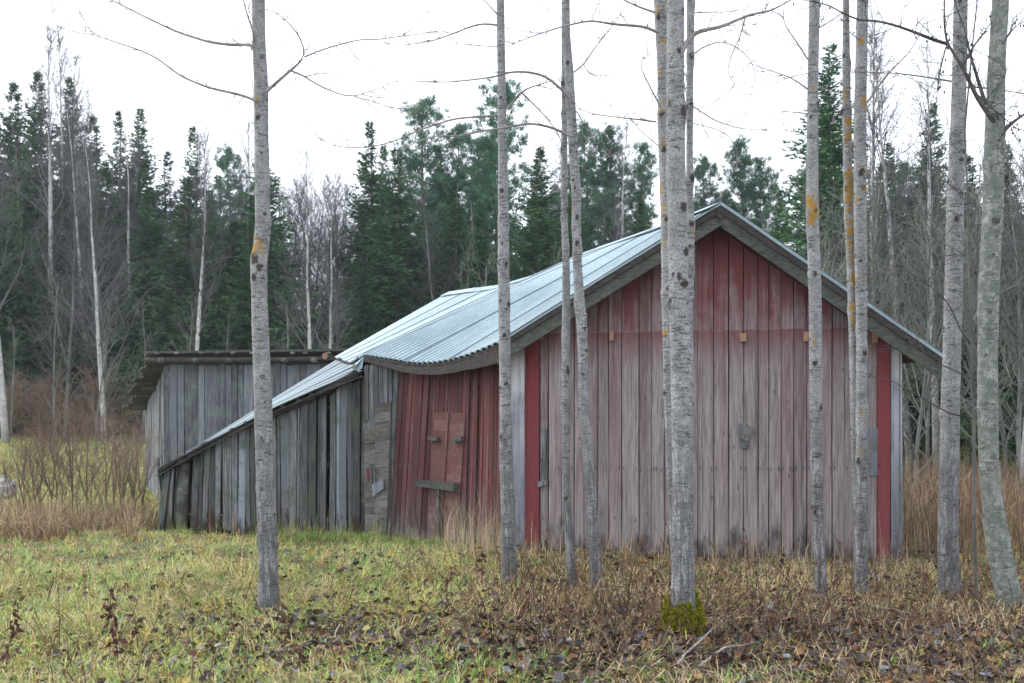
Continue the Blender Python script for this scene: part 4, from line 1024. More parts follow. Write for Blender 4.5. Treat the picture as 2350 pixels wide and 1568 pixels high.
t4r, _ = aspen('aspen_tree', n2([(0, 1932, 1955), (270, 1930, 1949), (570, 1928, 1947), (640, 1928, 1953), (900, 1926, 1948), (1100, 1928, 1953), (1300, 1925, 1950), (1500, 1925, 1952), (1690, 1926, 1956)]), 8.95,
               'slim aspen trunk just behind the right edge of the thickest aspen', M_ASPEN, 9, knots=((zrow(240, 8.9), .2, .9), (zrow(515, 8.9), .3, 1.1)), lichen=((zrow(535, 8.9), .6, .5, .9),), lamt=.2, seed=7)
for t, Yb, pts, ra in ((t4, Y4 - .05, [(1556, 140), (1563, 125), (1575, 98), (1589, 78), (1611, 70), (1654, 62), (1689, 47), (1729, 31), (1762, 28), (1791, 13), (1816, 0), (1860, -25)], .021), (t4, Y4 - .1, [(1711, 38), (1698, 87), (1676, 131), (1667, 169), (1692, 200)], .007),
                       (t4l, 8.6, [(1512, 76), (1504, 72), (1480, 61), (1408, 56), (1380, 51), (1358, 47), (1317, 55), (1280, 64), (1220, 84), (1161, 109)], .013), (t4l, 8.6, [(1506, 280), (1454, 273), (1411, 269), (1361, 262), (1320, 247)], .0075),
                       (t4l, 8.6, [(1517, 248), (1492, 200), (1470, 156), (1469, 137), (1480, 127), (1495, 123)], .008), (t4l, 8.6, [(1520, 342), (1490, 318), (1460, 290), (1440, 260)], .005), (t4l, 8.6, [(1504, 29), (1470, 18), (1430, 0), (1400, -15)], .010),
                       (t4r, 8.85, [(1587, 128), (1611, 109), (1654, 94), (1692, 108), (1726, 140), (1734, 181), (1720, 234)], .006), (t4r, 8.85, [(1590, 244), (1642, 278), (1695, 295), (1762, 300)], .0065), (t4r, 8.85, [(1590, 283), (1640, 295), (1680, 315), (1692, 350), (1690, 395)], .004),
                       (t4r, 8.85, [(1594, 30), (1620, 28), (1670, 28), (1720, 20)], .005), (t4r, 8.85, [(1578, 235), (1572, 200), (1566, 180)], .006)):
    limb(t, uvpath(pts, Yb, r1), ra, r1, nt=int(2 + len(pts) * .5), tw=.26)
# 5
Y5 = 9.6
t5, _ = aspen('aspen_tree', n2([(0, 2278, 2308), (230, 2273, 2303), (460, 2269, 2301), (600, 2266, 2301), (805, 2273, 2308), (970, 2275, 2310), (1150, 2277, 2311), (1400, 2283, 2316), (1590, 2291, 2323), (1692, 2294, 2328)]), Y5,
              'aspen trunk with a big yellow lichen patch, second right of the thickest aspen', M_ASPEN, 9, knots=((zrow(487, Y5), .2, 1.2), (zrow(630, Y5), -.1, .7), (zrow(835, Y5), -.4, 1.1), (zrow(240, Y5), .7, .8)),
              lichen=((zrow(470, Y5), -.3, 1.0, 1.0), (zrow(492, Y5), .1, .9, .95), (zrow(507, Y5), -.4, .6, .9), (zrow(205, Y5), -.1, .4, .8), (zrow(83, Y5), -.3, .4, .8), (zrow(605, Y5), -.8, .3, .7), (zrow(780, Y5), -.8, .4, .8)), lamt=.3, seed=8)
for pts, ra in (([(1855, 206), (1816, 178), (1776, 165), (1713, 143)], .0075), ([(1854, 137), (1820, 84), (1798, 56), (1798, 19), (1805, -15)], .008), ([(1857, 168), (1810, 178), (1760, 198)], .004), ([(1855, 262), (1815, 257), (1785, 255), (1792, 280), (1808, 302)], .005), ([(1880, 200), (1925, 215), (1955, 245)], .005), ([(1879, 65), (1920, 40), (1950, 20)], .006)):
    limb(t5, uvpath(pts, Y5 - .05, r1), ra, r1, nt=4, tw=.25)
# 6 pair
Y6 = 9.9
t6a, _ = aspen('aspen_tree', n2([(0, 2370, 2388), (230, 2371, 2393), (380, 2372, 2397), (600, 2376, 2401), (805, 2383, 2408), (930, 2386, 2411), (1150, 2390, 2420), (1400, 2398, 2428), (1672, 2403, 2434)]), Y6 + .12,
               'thinner aspen stem speckled with yellow lichen, left of a crossing pair', M_ASPEN, 8.5, lichen=tuple((zrow(v, Y6), a, .65, 1.0) for v, a in ((400, 0), (412, -.1), (430, .1), (452, 0), (475, -.2), (515, 0), (525, .1), (560, -.4), (590, .2), (640, .3), (705, .2), (735, .1), (310, 0), (210, -.8), (270, .2))), lamt=.3, seed=9)
t6b, _ = aspen('aspen_tree', n2([(0, 2409, 2439), (306, 2403, 2437), (600, 2404, 2439), (846, 2408, 2439), (968, 2409, 2439), (1150, 2406, 2438), (1350, 2406, 2439), (1545, 2405, 2438), (1668, 2404, 2440)]), Y6,
               'straight aspen stem, right one of a crossing pair before the gable', M_ASPEN, 8.5, knots=((zrow(400, Y6), -.2, 1.2), (zrow(435, Y6), .2, 1.0), (zrow(605, Y6), .6, .8)),
               lichen=tuple((zrow(v, Y6), a, .45, .9) for v, a in ((235, -.3), (235, .4), (255, .6), (390, .3), (435, .4), (100, -.4), (460, -.7), (632, 0), (950, -.2), (1040, -.4))), lamt=.25, seed=10)
for pts, ra in (([(1990, 236), (2026, 184), (2051, 156), (2088, 119), (2110, 81), (2125, 40)], .010), ([(1945, 270), (1990, 245), (2030, 225)], .006), ([(1976, 95), (1950, 75), (1930, 40)], .006), ([(1990, 85), (2040, 70), (2080, 50)], .005)):
    limb(t6b, uvpath(pts, Y6 - .05, r1), ra, r1, nt=5, tw=.3)
# 7
Y7 = 9.85
t7, _ = aspen('aspen_tree', n2([(0, 2680, 2718), (306, 2674, 2714), (600, 2664, 2711), (805, 2660, 2708), (1050, 2652, 2702), (1150, 2648, 2699), (1400, 2640, 2695), (1545, 2637, 2693), (1690, 2640, 2702)]), Y7,
              'broad straight aspen trunk right of the barn corner', M_ASPEN, 9.5, knots=((zrow(450, Y7), .2, 1.1), (zrow(505, Y7), -.2, 1.2), (zrow(372, Y7), .1, .9)), lichen=((zrow(410, Y7), -.9, .3, .8), (zrow(375, Y7), .1, .25, .8), (zrow(430, Y7), -.8, .3, .7)), lamt=.2, seed=11)
for pts, ra in (([(2184, 187), (2119, 176), (2057, 168), (1991, 168), (1950, 165)], .009), ([(2214, 201), (2260, 201), (2350, 215), (2400, 222)], .009), ([(2180, 330), (2120, 345), (2060, 380)], .005)):
    limb(t7, uvpath(pts, Y7 - .05, r1), ra, r1, nt=6, tw=.3)
# 8 lichen-grey leaning tree
Y8 = 9.2
t8, _ = aspen('grey_alder_tree', n2([(0, 2790, 2835), (190, 2776, 2823), (380, 2768, 2822), (600, 2764, 2819), (805, 2753, 2810), (1010, 2753, 2806), (1150, 2751, 2808), (1350, 2759, 2811), (1495, 2773, 2835), (1593, 2786, 2852), (1692, 2806, 2876), (1725, 2812, 2890)]), Y8,
              'greenish lichen-covered trunk leaning at the right edge', M_ALDER, 9, knots=((zrow(510, Y8), -.1, 1.6), (zrow(275, Y8), -.4, 1.5), (zrow(590, Y8), -.2, 1.0)), seed=12, group='trees at the right edge')
for pts, ra in (([(2285, 285), (2272, 268), (2241, 222), (2213, 162), (2182, 112), (2172, 97), (2166, 47), (2168, 0), (2165, -60)], .023), ([(2176, 101), (2151, 95), (2104, 76), (2057, 59), (2013, 48), (1973, 47), (1932, 30), (1901, 11), (1860, 3), (1800, -8)], .015), ([(2262, 240), (2257, 225), (2241, 172), (2226, 125), (2213, 62), (2194, 16), (2185, -30)], .018),
                ([(2288, 325), (2307, 294), (2350, 262), (2400, 235)], .026), ([(2208, 155), (2232, 109), (2273, 56), (2290, 20)], .012), ([(2300, 100), (2330, 60), (2360, 45)], .010), ([(2173, 100), (2160, 150), (2152, 200), (2148, 240), (2140, 270)], .006), ([(2235, 210), (2290, 260), (2340, 300)], .007)):
    limb(t8, uvpath(pts, Y8 - .08, r1), ra, r1, nt=9, tw=.34, mat=M_TWIGD, cones=10)
# 9 bare sapling between them
sp = thing('sapling', (*P(2235, 1380, 9.6)[:2], 0), 'thin bare branching sapling between the two rightmost trunks', 'sapling')
def sap(base, pts, Y, ra, mat, nt):
    limb(base, uvpath(pts, Y, r1, dy=.1), ra, r1, nt=nt, mat=mat, tw=.35, r1=ra * .45, name='stem', spur=False)
sap(sp, [(2240, 1385), (2236, 1200), (2235, 950), (2231, 790), (2223, 590), (2221, 457), (2214, 300), (2230, 120), (2245, -20)], 9.6, .017, M_GTRUNK, 10)
for pts in ([(2233, 798), (2205, 760), (2180, 700), (2140, 660), (2080, 620), (2030, 605)], [(2234, 735), (2252, 700), (2280, 680), (2330, 655), (2370, 640)], [(2235, 960), (2180, 950), (2100, 905), (2040, 870), (1990, 865)], [(2233, 870), (2170, 842), (2110, 815), (2060, 795)], [(2236, 940), (2290, 900), (2340, 870)], [(2222, 470), (2190, 430), (2150, 405), (2100, 360)], [(2224, 600), (2200, 575), (2170, 560), (2120, 545)], [(2226, 640), (2246, 600), (2242, 560), (2236, 540)]):
    limb(sp, uvpath(pts, 9.6, r1), .0075, r1, nt=6, mat=M_GTRUNK if random.random() < .5 else M_TWIGD, tw=.28, spur=False)

# moss round the foot of the thickest aspen
def moss(tree, cx, Yc, h, rad):
    g = float(ground(cx, Yc)); mb = MB(); S, K = 40, 14; T, Z = np.meshgrid(np.arange(S) / S * 2 * pi, np.linspace(-.05, 1, K))
    top = h * (.80 + .20 * np.sin(T * 3) + .30 * (vnoise(T * 5, T * 0 + 2, 1, 85) - .5)); R = rad * (1.22 - .16 * Z - .20 * Z ** 3) * np.where(Z > .97, .9, 1) * (1 + .08 * (vnoise(T * 4, Z * 9, 1, 81) - .5))
    V = np.stack([cx + R * np.cos(T), Yc + R * np.sin(T), g + Z * top], -1).reshape(-1, 3); i = np.arange(K - 1)[:, None] * S; j = np.arange(S)[None]
    mb.add(V, np.stack([i + j, i + (j + 1) % S, i + S + (j + 1) % S, i + S + j], -1).reshape(-1, 4)); c0 = lerp(np.array([[.10, .10, .012]]), np.array([[.20, .18, .02]]), rng.random(len(V))[:, None])
    n = 9000; th = rng.uniform(0, 2 * pi, n); f = rng.random(n); tp = h * (.84 + .20 * np.sin(th * 3) + .30 * (vnoise(th * 5, th * 0 + 2, 1, 85) - .5)); Rn = rad * (1.22 - .16 * f - .20 * f ** 3)
    Pp = np.stack([cx + Rn * np.cos(th), Yc + Rn * np.sin(th), g + f * tp], 1); D = np.stack([np.cos(th), np.sin(th), np.zeros(n)], 1) * .55 + rng.normal(0, .6, (n, 3)) + np.array([0, 0, -.25])
    mb.diamonds(Pp, D, rng.uniform(.014, .04, n), rng.uniform(.006, .011, n)); V, Q, T_ = mb.arr()
    o = part('moss', V, Q, T_, M_MOSS, tree); o['kind'] = 'stuff'
    c = lerp(np.array([[.10, .11, .010]]), np.array([[.36, .33, .03]]), rng.random(n)[:, None] ** 1.3)
    set_col(o, np.concatenate([c0, np.repeat(c, 4, 0)]))
def set_col(o, c):
    c = np.concatenate([np.clip(c, 0, 1), np.ones((len(c), 1))], 1).astype(np.float32)
    a = o.data.color_attributes.new('Col', 'FLOAT_COLOR', 'POINT'); a.data.foreach_set('color', c.ravel())
b4 = P(1567, 1468, Y4); moss(t4, b4[0], Y4 - .02, .29, .120)

# ------------------------------------------------------------------ ground cover
def inside_barn(x, y):
    # gable front line, red wall, lean-to front, and back
    poly = np.array([[0.03, 13.18], [4.15, 12.13], [1.2, 20.0], [-6.5, 21.9], [-4.72, 15.28], [-1.55, 14.84]])
    ins = np.zeros(len(x), bool); j = len(poly) - 1
    for i in range(len(poly)):
        xi, yi = poly[i]; xj, yj = poly[j]; c = ((yi > y) != (yj > y)) & (x < (xj - xi) * (y - yi) / (yj - yi + 1e-9) + xi); ins ^= c; j = i
    return ins

def blades(x, y, L, W, lean, az, col, name, label, cat, mat=M_GRASS, curve=.5, z0=-.01):
    n = len(x); z = ground(x, y) + z0
    s = np.stack([-np.sin(az), np.cos(az), np.zeros(n)], 1); h = np.stack([np.cos(az), np.sin(az), np.zeros(n)], 1); up = np.array([0, 0, 1.])[None]
    B = np.stack([x, y, z], 1); L = L[:, None]; W = W[:, None]; a = lean[:, None]
    d1 = h * np.sin(a * .6) + up * np.cos(a * .6); d2 = h * np.sin(np.minimum(a * (1 + curve), 2.1)) + up * np.cos(np.minimum(a * (1 + curve), 2.1))
    m = B + d1 * L * .5; t = m + d2 * L * .5
    zf = ground(t[:, 0], t[:, 1]) + .006; t[:, 2] = np.maximum(t[:, 2], zf)
    rs = rng.normal(0, .5, (n, 1)); s = s * np.cos(rs) + up * np.sin(rs) * .6
    V = np.stack([B - s * W * .5, B + s * W * .5, m - s * W * .38, m + s * W * .38, t], 1).reshape(-1, 3)
    i = np.arange(n)[:, None] * 5
    Q = i + np.array([[0, 1, 3, 2]]); T = i + np.array([[2, 3, 4]])
    o = part(name, V, Q, T, mat, at=(0, 0, 0)); tag(o, label, cat, kind='stuff')
    set_col(o, np.repeat(col, 5, 0)); return o

def scatter(n, y0, y1, pad=1.2, power=1.0):
    y = y0 + (y1 - y0) * rng.random(n) ** power; half = y * .465 + pad
    return rng.uniform(-1, 1, n) * half, y

C_GREEN = np.array([.22, .36, .095]); C_YEL = np.array([.49, .49, .16]); C_TAN = np.array([.56, .43, .25]); C_BRN = np.array([.22, .145, .085]); C_PALE = np.array([.62, .50, .34]); C_GOLD = np.array([.52, .36, .10])
def mixcol(n, weights):
    """weights: list of (colour, array)"""
    W = np.stack([np.broadcast_to(w, n) for _, w in weights], 1); W = W / W.sum(1, keepdims=True); c = np.cumsum(W, 1); k = (rng.random(n)[:, None] > c).sum(1).clip(0, len(weights) - 1)
    C = np.stack([c_ for c_, _ in weights])[k]; return C * rng.uniform(.6, 1.25, (n, 1)) * (1 + rng.normal(0, .06, (n, 3)))

def U_of(x, y): return CX + F * x / y
def V_of(x, y): return HV + F * H / y
def lawn():
    # short matted meadow grass
    x, y = scatter(330000, 6.0, 17.5, 1.0, 1.15); k = ~inside_barn(x, y); x, y = x[k], y[k]
    u = U_of(x, y); v = V_of(x, y); nz = vnoise(x, y, 1.1, 11); nf = vnoise(x, y, 3.5, 12)
    right = sstep(950, 1350, u); litter = sstep(1400, 1470, v) * (1 - .6 * sstep(1500, 1560, v)) * sstep(-100, 700, u)
    keep = rng.random(len(x)) < np.clip((1 - .45 * right) * (1 - .68 * litter) * (.25 + 1.1 * nf), .04, 1); x, y, u, v, nz, nf, right, litter = [q[keep] for q in (x, y, u, v, nz, nf, right, litter)]; n = len(x)
    straw = sstep(.45, .7, nz); wallg = np.exp(-((v - 1270) / 22) ** 2) * sstep(560, 700, u) * (1 - sstep(800, 1000, u)) + np.exp(-((u - 1000) / 60) ** 2 - ((v - 1250) / 15) ** 2) * 2
    bot = sstep(1490, 1550, v) * sstep(700, 1000, u) * (1 - sstep(1700, 2000, u))
    col = mixcol(n, [(C_GREEN, .85 * (1 - right * .75) + 2.2 * wallg + 1.3 * bot), (C_YEL, .75 * (1 - right * .72) + .5 * bot), (C_TAN, .46 + .45 * right + 1.1 * straw), (C_BRN, .08 + 1.0 * right + .4 * litter), (C_GOLD, .22 + .15 * right), (C_PALE, .08 + .18 * straw)])
    L = rng.gamma(6, .017, n) * (1 + .5 * straw) * (1 - .4 * sstep(10.8, 12.2, y)) ; az = rng.uniform(0, 2 * pi, n) * .55 + (vnoise(x, y, .8, 21) * 9)
    blades(x, y, L, rng.uniform(.0034, .0075, n), rng.uniform(.6, 1.5, n), az, col, 'meadow_grass', 'matted yellow-green autumn grass of the clearing', 'grass')
lawn()
def tufts():
    m = 8500; tx, ty = scatter(m, 6.0, 15.5, .8, 1.1); k = ~inside_barn(tx, ty); tx, ty = tx[k], ty[k]; u = U_of(tx, ty); v = V_of(tx, ty)
    right = sstep(950, 1350, u); k = rng.random(len(tx)) < (.15 + 1.0 * vnoise(tx, ty, 1.6, 71) ** 1.5) * (1 - .45 * right) * (1 - .6 * np.exp(-((v - 1465) / 40) ** 2) * sstep(500, 800, u)); tx, ty, u, v, right = tx[k], ty[k], u[k], v[k], right[k]; m = len(tx)
    bot = sstep(1480, 1540, v) * sstep(700, 1000, u) * (1 - sstep(1700, 2000, u))
    W = np.stack([.45 * (1 - .6 * right) + 1.6 * bot, .8 * (1 - .7 * right), .5 + .35 * right, .35 - .15 * right, .15 + .8 * right], 1); W /= W.sum(1, keepdims=True); kk = (rng.random(m)[:, None] > np.cumsum(W, 1)).sum(1).clip(0, 4)
    C = np.stack([C_GREEN * 1.1, C_YEL, C_TAN, C_GOLD, C_BRN])[kk]
    per = rng.integers(8, 22, m); idx = np.repeat(np.arange(m), per); n = len(idx); sz = np.repeat(rng.uniform(.07, .19, m), per)
    az = rng.uniform(0, 2 * pi, n); x = tx[idx] + rng.normal(0, .02, n); y = ty[idx] + rng.normal(0, .02, n)
    blades(x, y, sz * rng.uniform(.6, 1.3, n), rng.uniform(.004, .0085, n), rng.uniform(.35, 1.2, n), az, C[idx] * rng.uniform(.7, 1.3, (n, 1)), 'grass_tufts', 'scattered arching tufts of green and straw-coloured grass', 'grass', curve=.9)
tufts()

def tall(n, fx, name, label, Lm, Ls, w=(.003, .006), lean=(.05, .5), cols=((C_TAN, 1), (C_PALE, .5), (C_BRN, .5)), curve=1.0):
    x, y = fx(n); k = ~inside_barn(x, y); x, y = x[k], y[k]; n = len(x)
    blades(x, y, np.clip(rng.normal(Lm, Ls, n), .08, 2), rng.uniform(*w, n), rng.uniform(*lean, n), rng.uniform(0, 2 * pi, n), mixcol(n, [(c, np.full(n, w_)) for c, w_ in cols]), name, label, 'grass', curve=curve)
def near_line(A, B, spread, clump=None):
    A, B = np.array(A, float), np.array(B, float)
    def f(n):
        t = rng.random(n)
        if clump: c = rng.random(clump); t = c[rng.integers(0, clump, n)] + rng.normal(0, .012, n)
        p = A + (B - A) * t[:, None]; d = (B - A) / np.linalg.norm(B - A); nn = np.array([d[1], -d[0]]); nn = nn if nn[1] < 0 else -nn
        q = p + nn * (np.abs(rng.normal(0, spread, n)) + .02)[:, None] + rng.normal(0, .02, (n, 2)); return q[:, 0], q[:, 1]
    return f
tall(800, near_line((.1, 13.1), (4.1, 12.05), .35, 60), 'dry_grass', 'tall dry straw grass along the foot of the red gable', .24, .15, w=(.0025, .0045), cols=((C_TAN, 1), (C_PALE, .7), (C_BRN, .3)))
tall(380, near_line((-.62, 13.62), (.05, 12.95), .30, 26), 'dry_grass', 'tall pale straw clump between red door and slim aspen', .50, .24, w=(.0025, .0045), cols=((C_TAN, 1), (C_PALE, 1)))
tall(500, near_line((-4.6, 15.2), (-1.6, 14.75), .22, 40), 'dry_grass', 'sparse straw along the foot of the grey lean-to', .24, .1, cols=((C_TAN, 1), (C_GREEN, .8), (C_YEL, .8)))
tall(2600, near_line((-3.3, 14.85), (-.7, 13.9), .16, 50), 'green_grass', 'fresh green grass fringe at the wall foot', .12, .05, cols=((C_GREEN * .9, 1.6), (C_YEL, .5)), lean=(.2, .9))
def reg(x0, x1, y0, y1):
    def f(n): return rng.uniform(x0, x1, n), rng.uniform(y0, y1, n)
    return f
tall(15000, reg(3.9, 13.5, 12.3, 22), 'reed_grass', 'tall brown reed grass right of the barn', .78, .25, w=(.006, .012), cols=((C_TAN * .55, 1), (C_PALE * .6, .35), (C_BRN, 1.5), (np.array([.22, .13, .10]), .7)), lean=(.05, .6))
def wl(n):
    x, y = rng.uniform(-8.8, -4.6, n), rng.uniform(14.2, 18.6, n); u = U_of(x, y); k = (u < 352 - (y < 15.6) * 40) & (vnoise(x, y, 1.3, 31) > .32 + .35 * (y < 15)); return x[k], y[k]
tall(34000, wl, 'dry_grass', 'tall brown dead grass at the left meadow edge', .36, .18, w=(.004, .008), cols=((C_TAN * .8, 1), (C_BRN, .8), (np.array([.26, .15, .10]), .8), (C_PALE * .8, .3), (C_YEL, .12)), lean=(.1, 1.25))
def fieldpts(n):
    y = 18.5 + 32 * rng.random(n) ** 1.3; u = rng.uniform(-120, 420, n); return (u - CX) / F * y, y
tall(60000, fieldpts, 'field_grass', 'bright yellow-green grass of the far meadow', .24, .08, w=(.012, .022), cols=((C_YEL, 1.0), (C_GREEN, .6), (C_TAN, .8)), lean=(.3, 1.1))
# forest floor litter and dry stems under the trees
tall(30000, lambda n: (rng.uniform(-26, 30, n), rng.uniform(40, 54, n)), 'forest_floor_grass', 'dry brown grass along the forest edge', .6, .25, w=(.02, .04), cols=((C_TAN * .7, 1), (C_BRN, 1)), lean=(.1, .8))

def straws(n):
    x, y = scatter(n, 6.2, 12.2, .5, 1.1); u = U_of(x, y); k = rng.random(len(x)) < (.15 + .85 * sstep(850, 1300, u)) * (.2 + vnoise(x, y, 1.3, 91)); return x[k], y[k]
tall(3600, straws, 'fallen_straw', 'pale dry straws lying bent across the right foreground', .26, .09, w=(.003, .0055), lean=(.55, 1.45), cols=((C_PALE, .7), (C_TAN, 1), (C_BRN * 1.3, 1)), curve=.9)

def leaf_litter():
    n = 24000; x, y = scatter(n, 6.0, 13.0, .8, 1.2); u = U_of(x, y); v = V_of(x, y)
    w = np.exp(-((v - 1468) / 50) ** 2) * sstep(50, 750, u) * 1.35 + .35 * sstep(900, 1300, u) * sstep(1300, 1420, v) + .12 + .35 * sstep(1480, 1540, v)
    w *= (.35 + 1.2 * vnoise(x, y, 1.7, 41)) * (.35 + .65 * sstep(300, 900, u)); k = (rng.random(n) < w) & ~inside_barn(x, y); x, y = x[k], y[k]; n = len(x)
    z = ground(x, y) + rng.uniform(.005, .065, n); s = rng.uniform(.014, .034, n); az = rng.uniform(0, 2 * pi, n); nrm = rng.normal(0, .6, (n, 3)) + np.array([0, 0, 1.]); nrm /= np.linalg.norm(nrm, axis=1)[:, None]
    a = np.stack([np.cos(az), np.sin(az), np.zeros(n)], 1); a -= nrm * (a * nrm).sum(1, keepdims=True); a /= np.linalg.norm(a, axis=1)[:, None]; b = np.cross(nrm, a)
    C = np.stack([x, y, z], 1); sh = np.array([(1.25, 0), (.75, .62), (-.05, .92), (-.85, .6), (-1.0, 0), (-.85, -.6), (-.05, -.92), (.75, -.62)]); cur = rng.uniform(-.3, 1.5, n)
    V = [C]
    for p, q in sh: V.append(C + a * (s * p)[:, None] + b * (s * q)[:, None] + nrm * (s * cur * (abs(q) ** 1.6 + .35 * abs(p) ** 2) * .7)[:, None])
    V = np.stack(V, 1).reshape(-1, 3); T = (np.arange(n)[:, None, None] * 9 + np.array([[0, 1 + i, 1 + (i + 1) % 8] for i in range(8)])[None]).reshape(-1, 3)
    col = mixcol(n, [(np.array([.045, .023, .020]), np.full(n, 1.6)), (np.array([.10, .042, .022]), np.full(n, .6)), (np.array([.075, .068, .078]), np.full(n, .55)), (np.array([.20, .20, .22]), np.full(n, .12)), (np.array([.28, .24, .07]), np.full(n, .04)), (np.array([.20, .09, .03]), np.full(n, .22))])
    o = part('fallen_leaves', V, None, T, M_LEAF, at=(0, 0, 0)); tag(o, 'wet brown and grey fallen leaves carpeting the foreground', 'leaves', kind='stuff'); set_col(o, np.repeat(col, 9, 0))
leaf_litter()

def dead_stalks():
    # low forest of brown dead herb stalks on the right
    n = 7500; x, y = scatter(n, 6.3, 12.4, .6, 1.1); u = U_of(x, y); v = V_of(x, y)
    w = sstep(950, 1200, u) * np.exp(-((v - 1410) / 70) ** 2) * 1.2 + .10 * sstep(1440, 1500, v) + .05; w *= .3 + 1.1 * vnoise(x, y, 1.4, 51)
    k = (rng.random(n) < w) & ~inside_barn(x, y); x, y = x[k], y[k]; mb = MB(); cols = []
    for a, b in zip(x, y):
        L = rng.uniform(.10, .30) + (rng.random() < .18) * rng.uniform(.1, .35); g = float(ground(a, b)); p = wander((a, b, g - .01), (rng.normal(0, .42), rng.normal(0, .42), 1), L, 3, .14); n0 = mb.n
        mb.tube(p, [.0044, .0038, .0032, .002], 3, False); m = rng.integers(0, 4)
        if m: mb.diamonds(p[rng.integers(1, 4, m)], rng.normal(0, 1, (m, 3)) + np.array([0, 0, -.5]), rng.uniform(.02, .05, m), rng.uniform(.012, .022, m))
        c = np.array([.13, .075, .05]) if rng.random() < .7 else np.array([.24, .16, .10]); cols.append(np.repeat((c * rng.uniform(.5, 1.3))[None], mb.n - n0, 0))
    o = part('dead_stalks', *mb.arr(), M_STALK, at=(0, 0, 0)); tag(o, 'brown dead herb stalks standing among the aspens', 'stalks', kind='stuff'); set_col(o, np.concatenate(cols))
dead_stalks()

# larger dead weeds one can pick out
def weed(u, v, h, label, n_leaf=12, lean=(0, 0), dark=(.075, .032, .026), cat='weed'):
    Yw = F * H / (v - HV); x = (u - CX) / F * Yw; g = float(ground(x, Yw)); e = thing('dead_weed', (x, Yw, g), label, cat, 'dead weeds in the foreground')
    p = wander((x, Yw, g - .01), (lean[0], lean[1], 1), h, 7, .04); mb = MB(); mb.tube(p, np.linspace(.004, .0018, 8), 4); s = mbpart('stalk', mb, M_STALK, e); set_col(s, np.repeat(np.array([[.12, .06, .045]]), len(s.data.vertices), 0))
    mb = MB(); ks = rng.integers(3, 8, n_leaf); D = rng.normal(0, 1, (n_leaf, 3)) + np.array([0, 0, -.8]); mb.diamonds(p[ks] + rng.normal(0, .012, (n_leaf, 3)), D, rng.uniform(.04, .075, n_leaf), rng.uniform(.024, .042, n_leaf))
    s = mbpart('withered_leaf', mb, M_STALK, e); s['kind'] = 'stuff'; set_col(s, np.repeat(np.array([dark]) * rng.uniform(.7, 1.4, (n_leaf, 1)), 4, 0))
weed(245, 1460, .34, 'dead weed with a forked brown head in the left foreground grass', 16)
weed(272, 1552, .38, 'tall dead weed with curled dark leaves, lower left', 22)
weed(40, 1480, .30, 'withered weed at the left edge, behind the corner clump', 14)
weed(12, 1560, .36, 'dark withered weed in the lower left corner', 18)
weed(315, 1500, .26, 'short dead weed right of the tall curled one', 10)
weed(650, 1450, .20, 'brown weed at the foot of the leftmost aspen', 12)
weed(690, 1562, .20, 'small dead weed at the bottom below the leftmost aspen', 10)
weed(985, 1395, .42, 'thin leaning dark twig with hanging dry leaves left of the slim aspen', 9, lean=(.75, 0))
weed(1105, 1350, .40, 'brown dry stalk just left of the slim aspen foot', 14)
weed(1502, 1400, .48, 'upright dry stem with brown leaves left of the thickest aspen', 10)
weed(1530, 1385, .52, 'leaning dry stem with rusty leaves touching the thickest aspen', 12, lean=(.12, 0))
weed(1720, 1330, .5, 'tall dry stem before the middle gable boards', 6)
weed(1945, 1345, .5, 'thin dry stem between two aspens at the right of the gable', 5, lean=(-.15, 0))
def bent_grass(u, v, h, dirx, label):
    Yw = F * H / (v - HV); x = (u - CX) / F * Yw; g = float(ground(x, Yw)); mb = MB(); t = np.linspace(0, 1, 9)
    p = np.stack([x + dirx * h * (t ** 2) * .8, Yw + 0 * t, g + h * (1.25 * t - .95 * t ** 3.2)], 1); mb.tube(p, np.linspace(.0035, .0022, 9), 4); o = mbpart('bent_straw', mb, M_STALK); tag(o, label, 'straw', 'bent straws in the foreground'); set_col(o, np.repeat(np.array([[.55, .44, .29]]), len(o.data.vertices), 0))
bent_grass(2075, 1490, .30, -.35, 'pale bent straw standing right of the crossing aspen pair')
bent_grass(1965, 1440, .24, -.4, 'pale bent straw below the crossing aspen pair')
bent_grass(2085, 1560, .26, -.3, 'pale bent straw near the bottom right of the frame')
bent_grass(2015, 1566, .2, .5, 'low arched straw at the bottom right')
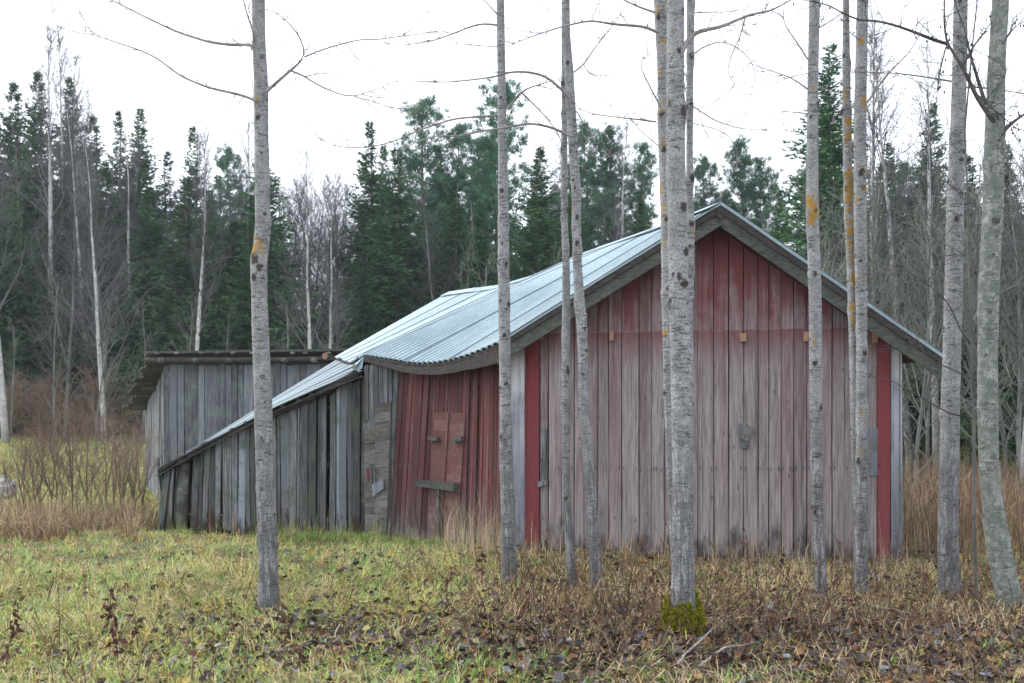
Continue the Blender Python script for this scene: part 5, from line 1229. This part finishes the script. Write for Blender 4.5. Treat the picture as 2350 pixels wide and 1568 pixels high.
for a, b, lab in (((1545, 1566), (1690, 1430), 'long fallen pale stick slanting up right of the mossy aspen foot'), ((1600, 1556), (1745, 1500), 'short pale stick lying low at bottom right of the mossy aspen'), ((1930, 1395), (2100, 1420), 'grey fallen branch lying behind the crossing aspen pair')):
    pa, pb = [P(u, v, F * H / (v - HV)) for u, v in (a, b)]; mb = MB(); t = np.linspace(0, 1, 8)[:, None]; p = pa * (1 - t) + pb * t; p[:, 2] = ground(p[:, 0], p[:, 1]) + .05 + .03 * np.sin(t[:, 0] * 3) ; p += rng.normal(0, .008, p.shape)
    mb.tube(p, np.linspace(.009, .004, 8), 5); o = mbpart('fallen_stick', mb, M_TWIG); tag(o, lab, 'stick', 'sticks on the ground')
# pale boulder in the left meadow
def boulder():
    c = P(2, 1122, 20.5); n1, n2_ = 10, 16; V = []
    for i in range(n1 + 1):
        for j in range(n2_):
            a, b = i / n1 * pi, j / n2_ * 2 * pi; k = 1 + .22 * (vnoise(np.array([cos(b) * 2 + i * .4]), np.array([sin(b) * 2 + 3]), 1, 61)[0] - .5); V.append(c + np.array([.26 * sin(a) * cos(b) * k, .25 * sin(a) * sin(b) * k, .17 * cos(a) * k * (1 + .3 * cos(b))]))
    Q = [[i * n2_ + j, i * n2_ + (j + 1) % n2_, (i + 1) * n2_ + (j + 1) % n2_, (i + 1) * n2_ + j] for i in range(n1) for j in range(n2_)]
    V = np.array(V) + rng.normal(0, .018, (len(V), 3)); o = part('boulder', V, Q, None, M_STONE); tag(o, 'pale whitish boulder in the grass at the left edge', 'boulder')
boulder()

# ------------------------------------------------------------------ damp air
def haze():
    m = bpy.data.materials.new('damp_air'); m.use_nodes = True; t = m.node_tree; t.nodes.clear()
    v = t.nodes.new('ShaderNodeVolumePrincipled'); v.inputs['Color'].default_value = (.86, .93, 1, 1); v.inputs['Density'].default_value = .0006; v.inputs['Anisotropy'].default_value = .2
    o = t.nodes.new('ShaderNodeOutputMaterial'); t.links.new(v.outputs[0], o.inputs['Volume'])
    mb = MB(); mb.box((0, 270, 14), (420, 0, 0), (0, 340, 0), (0, 0, 17)); tag(mbpart('haze', mb, m), 'thin damp autumn air over the clearing and the forest', 'haze', kind='stuff')
haze()
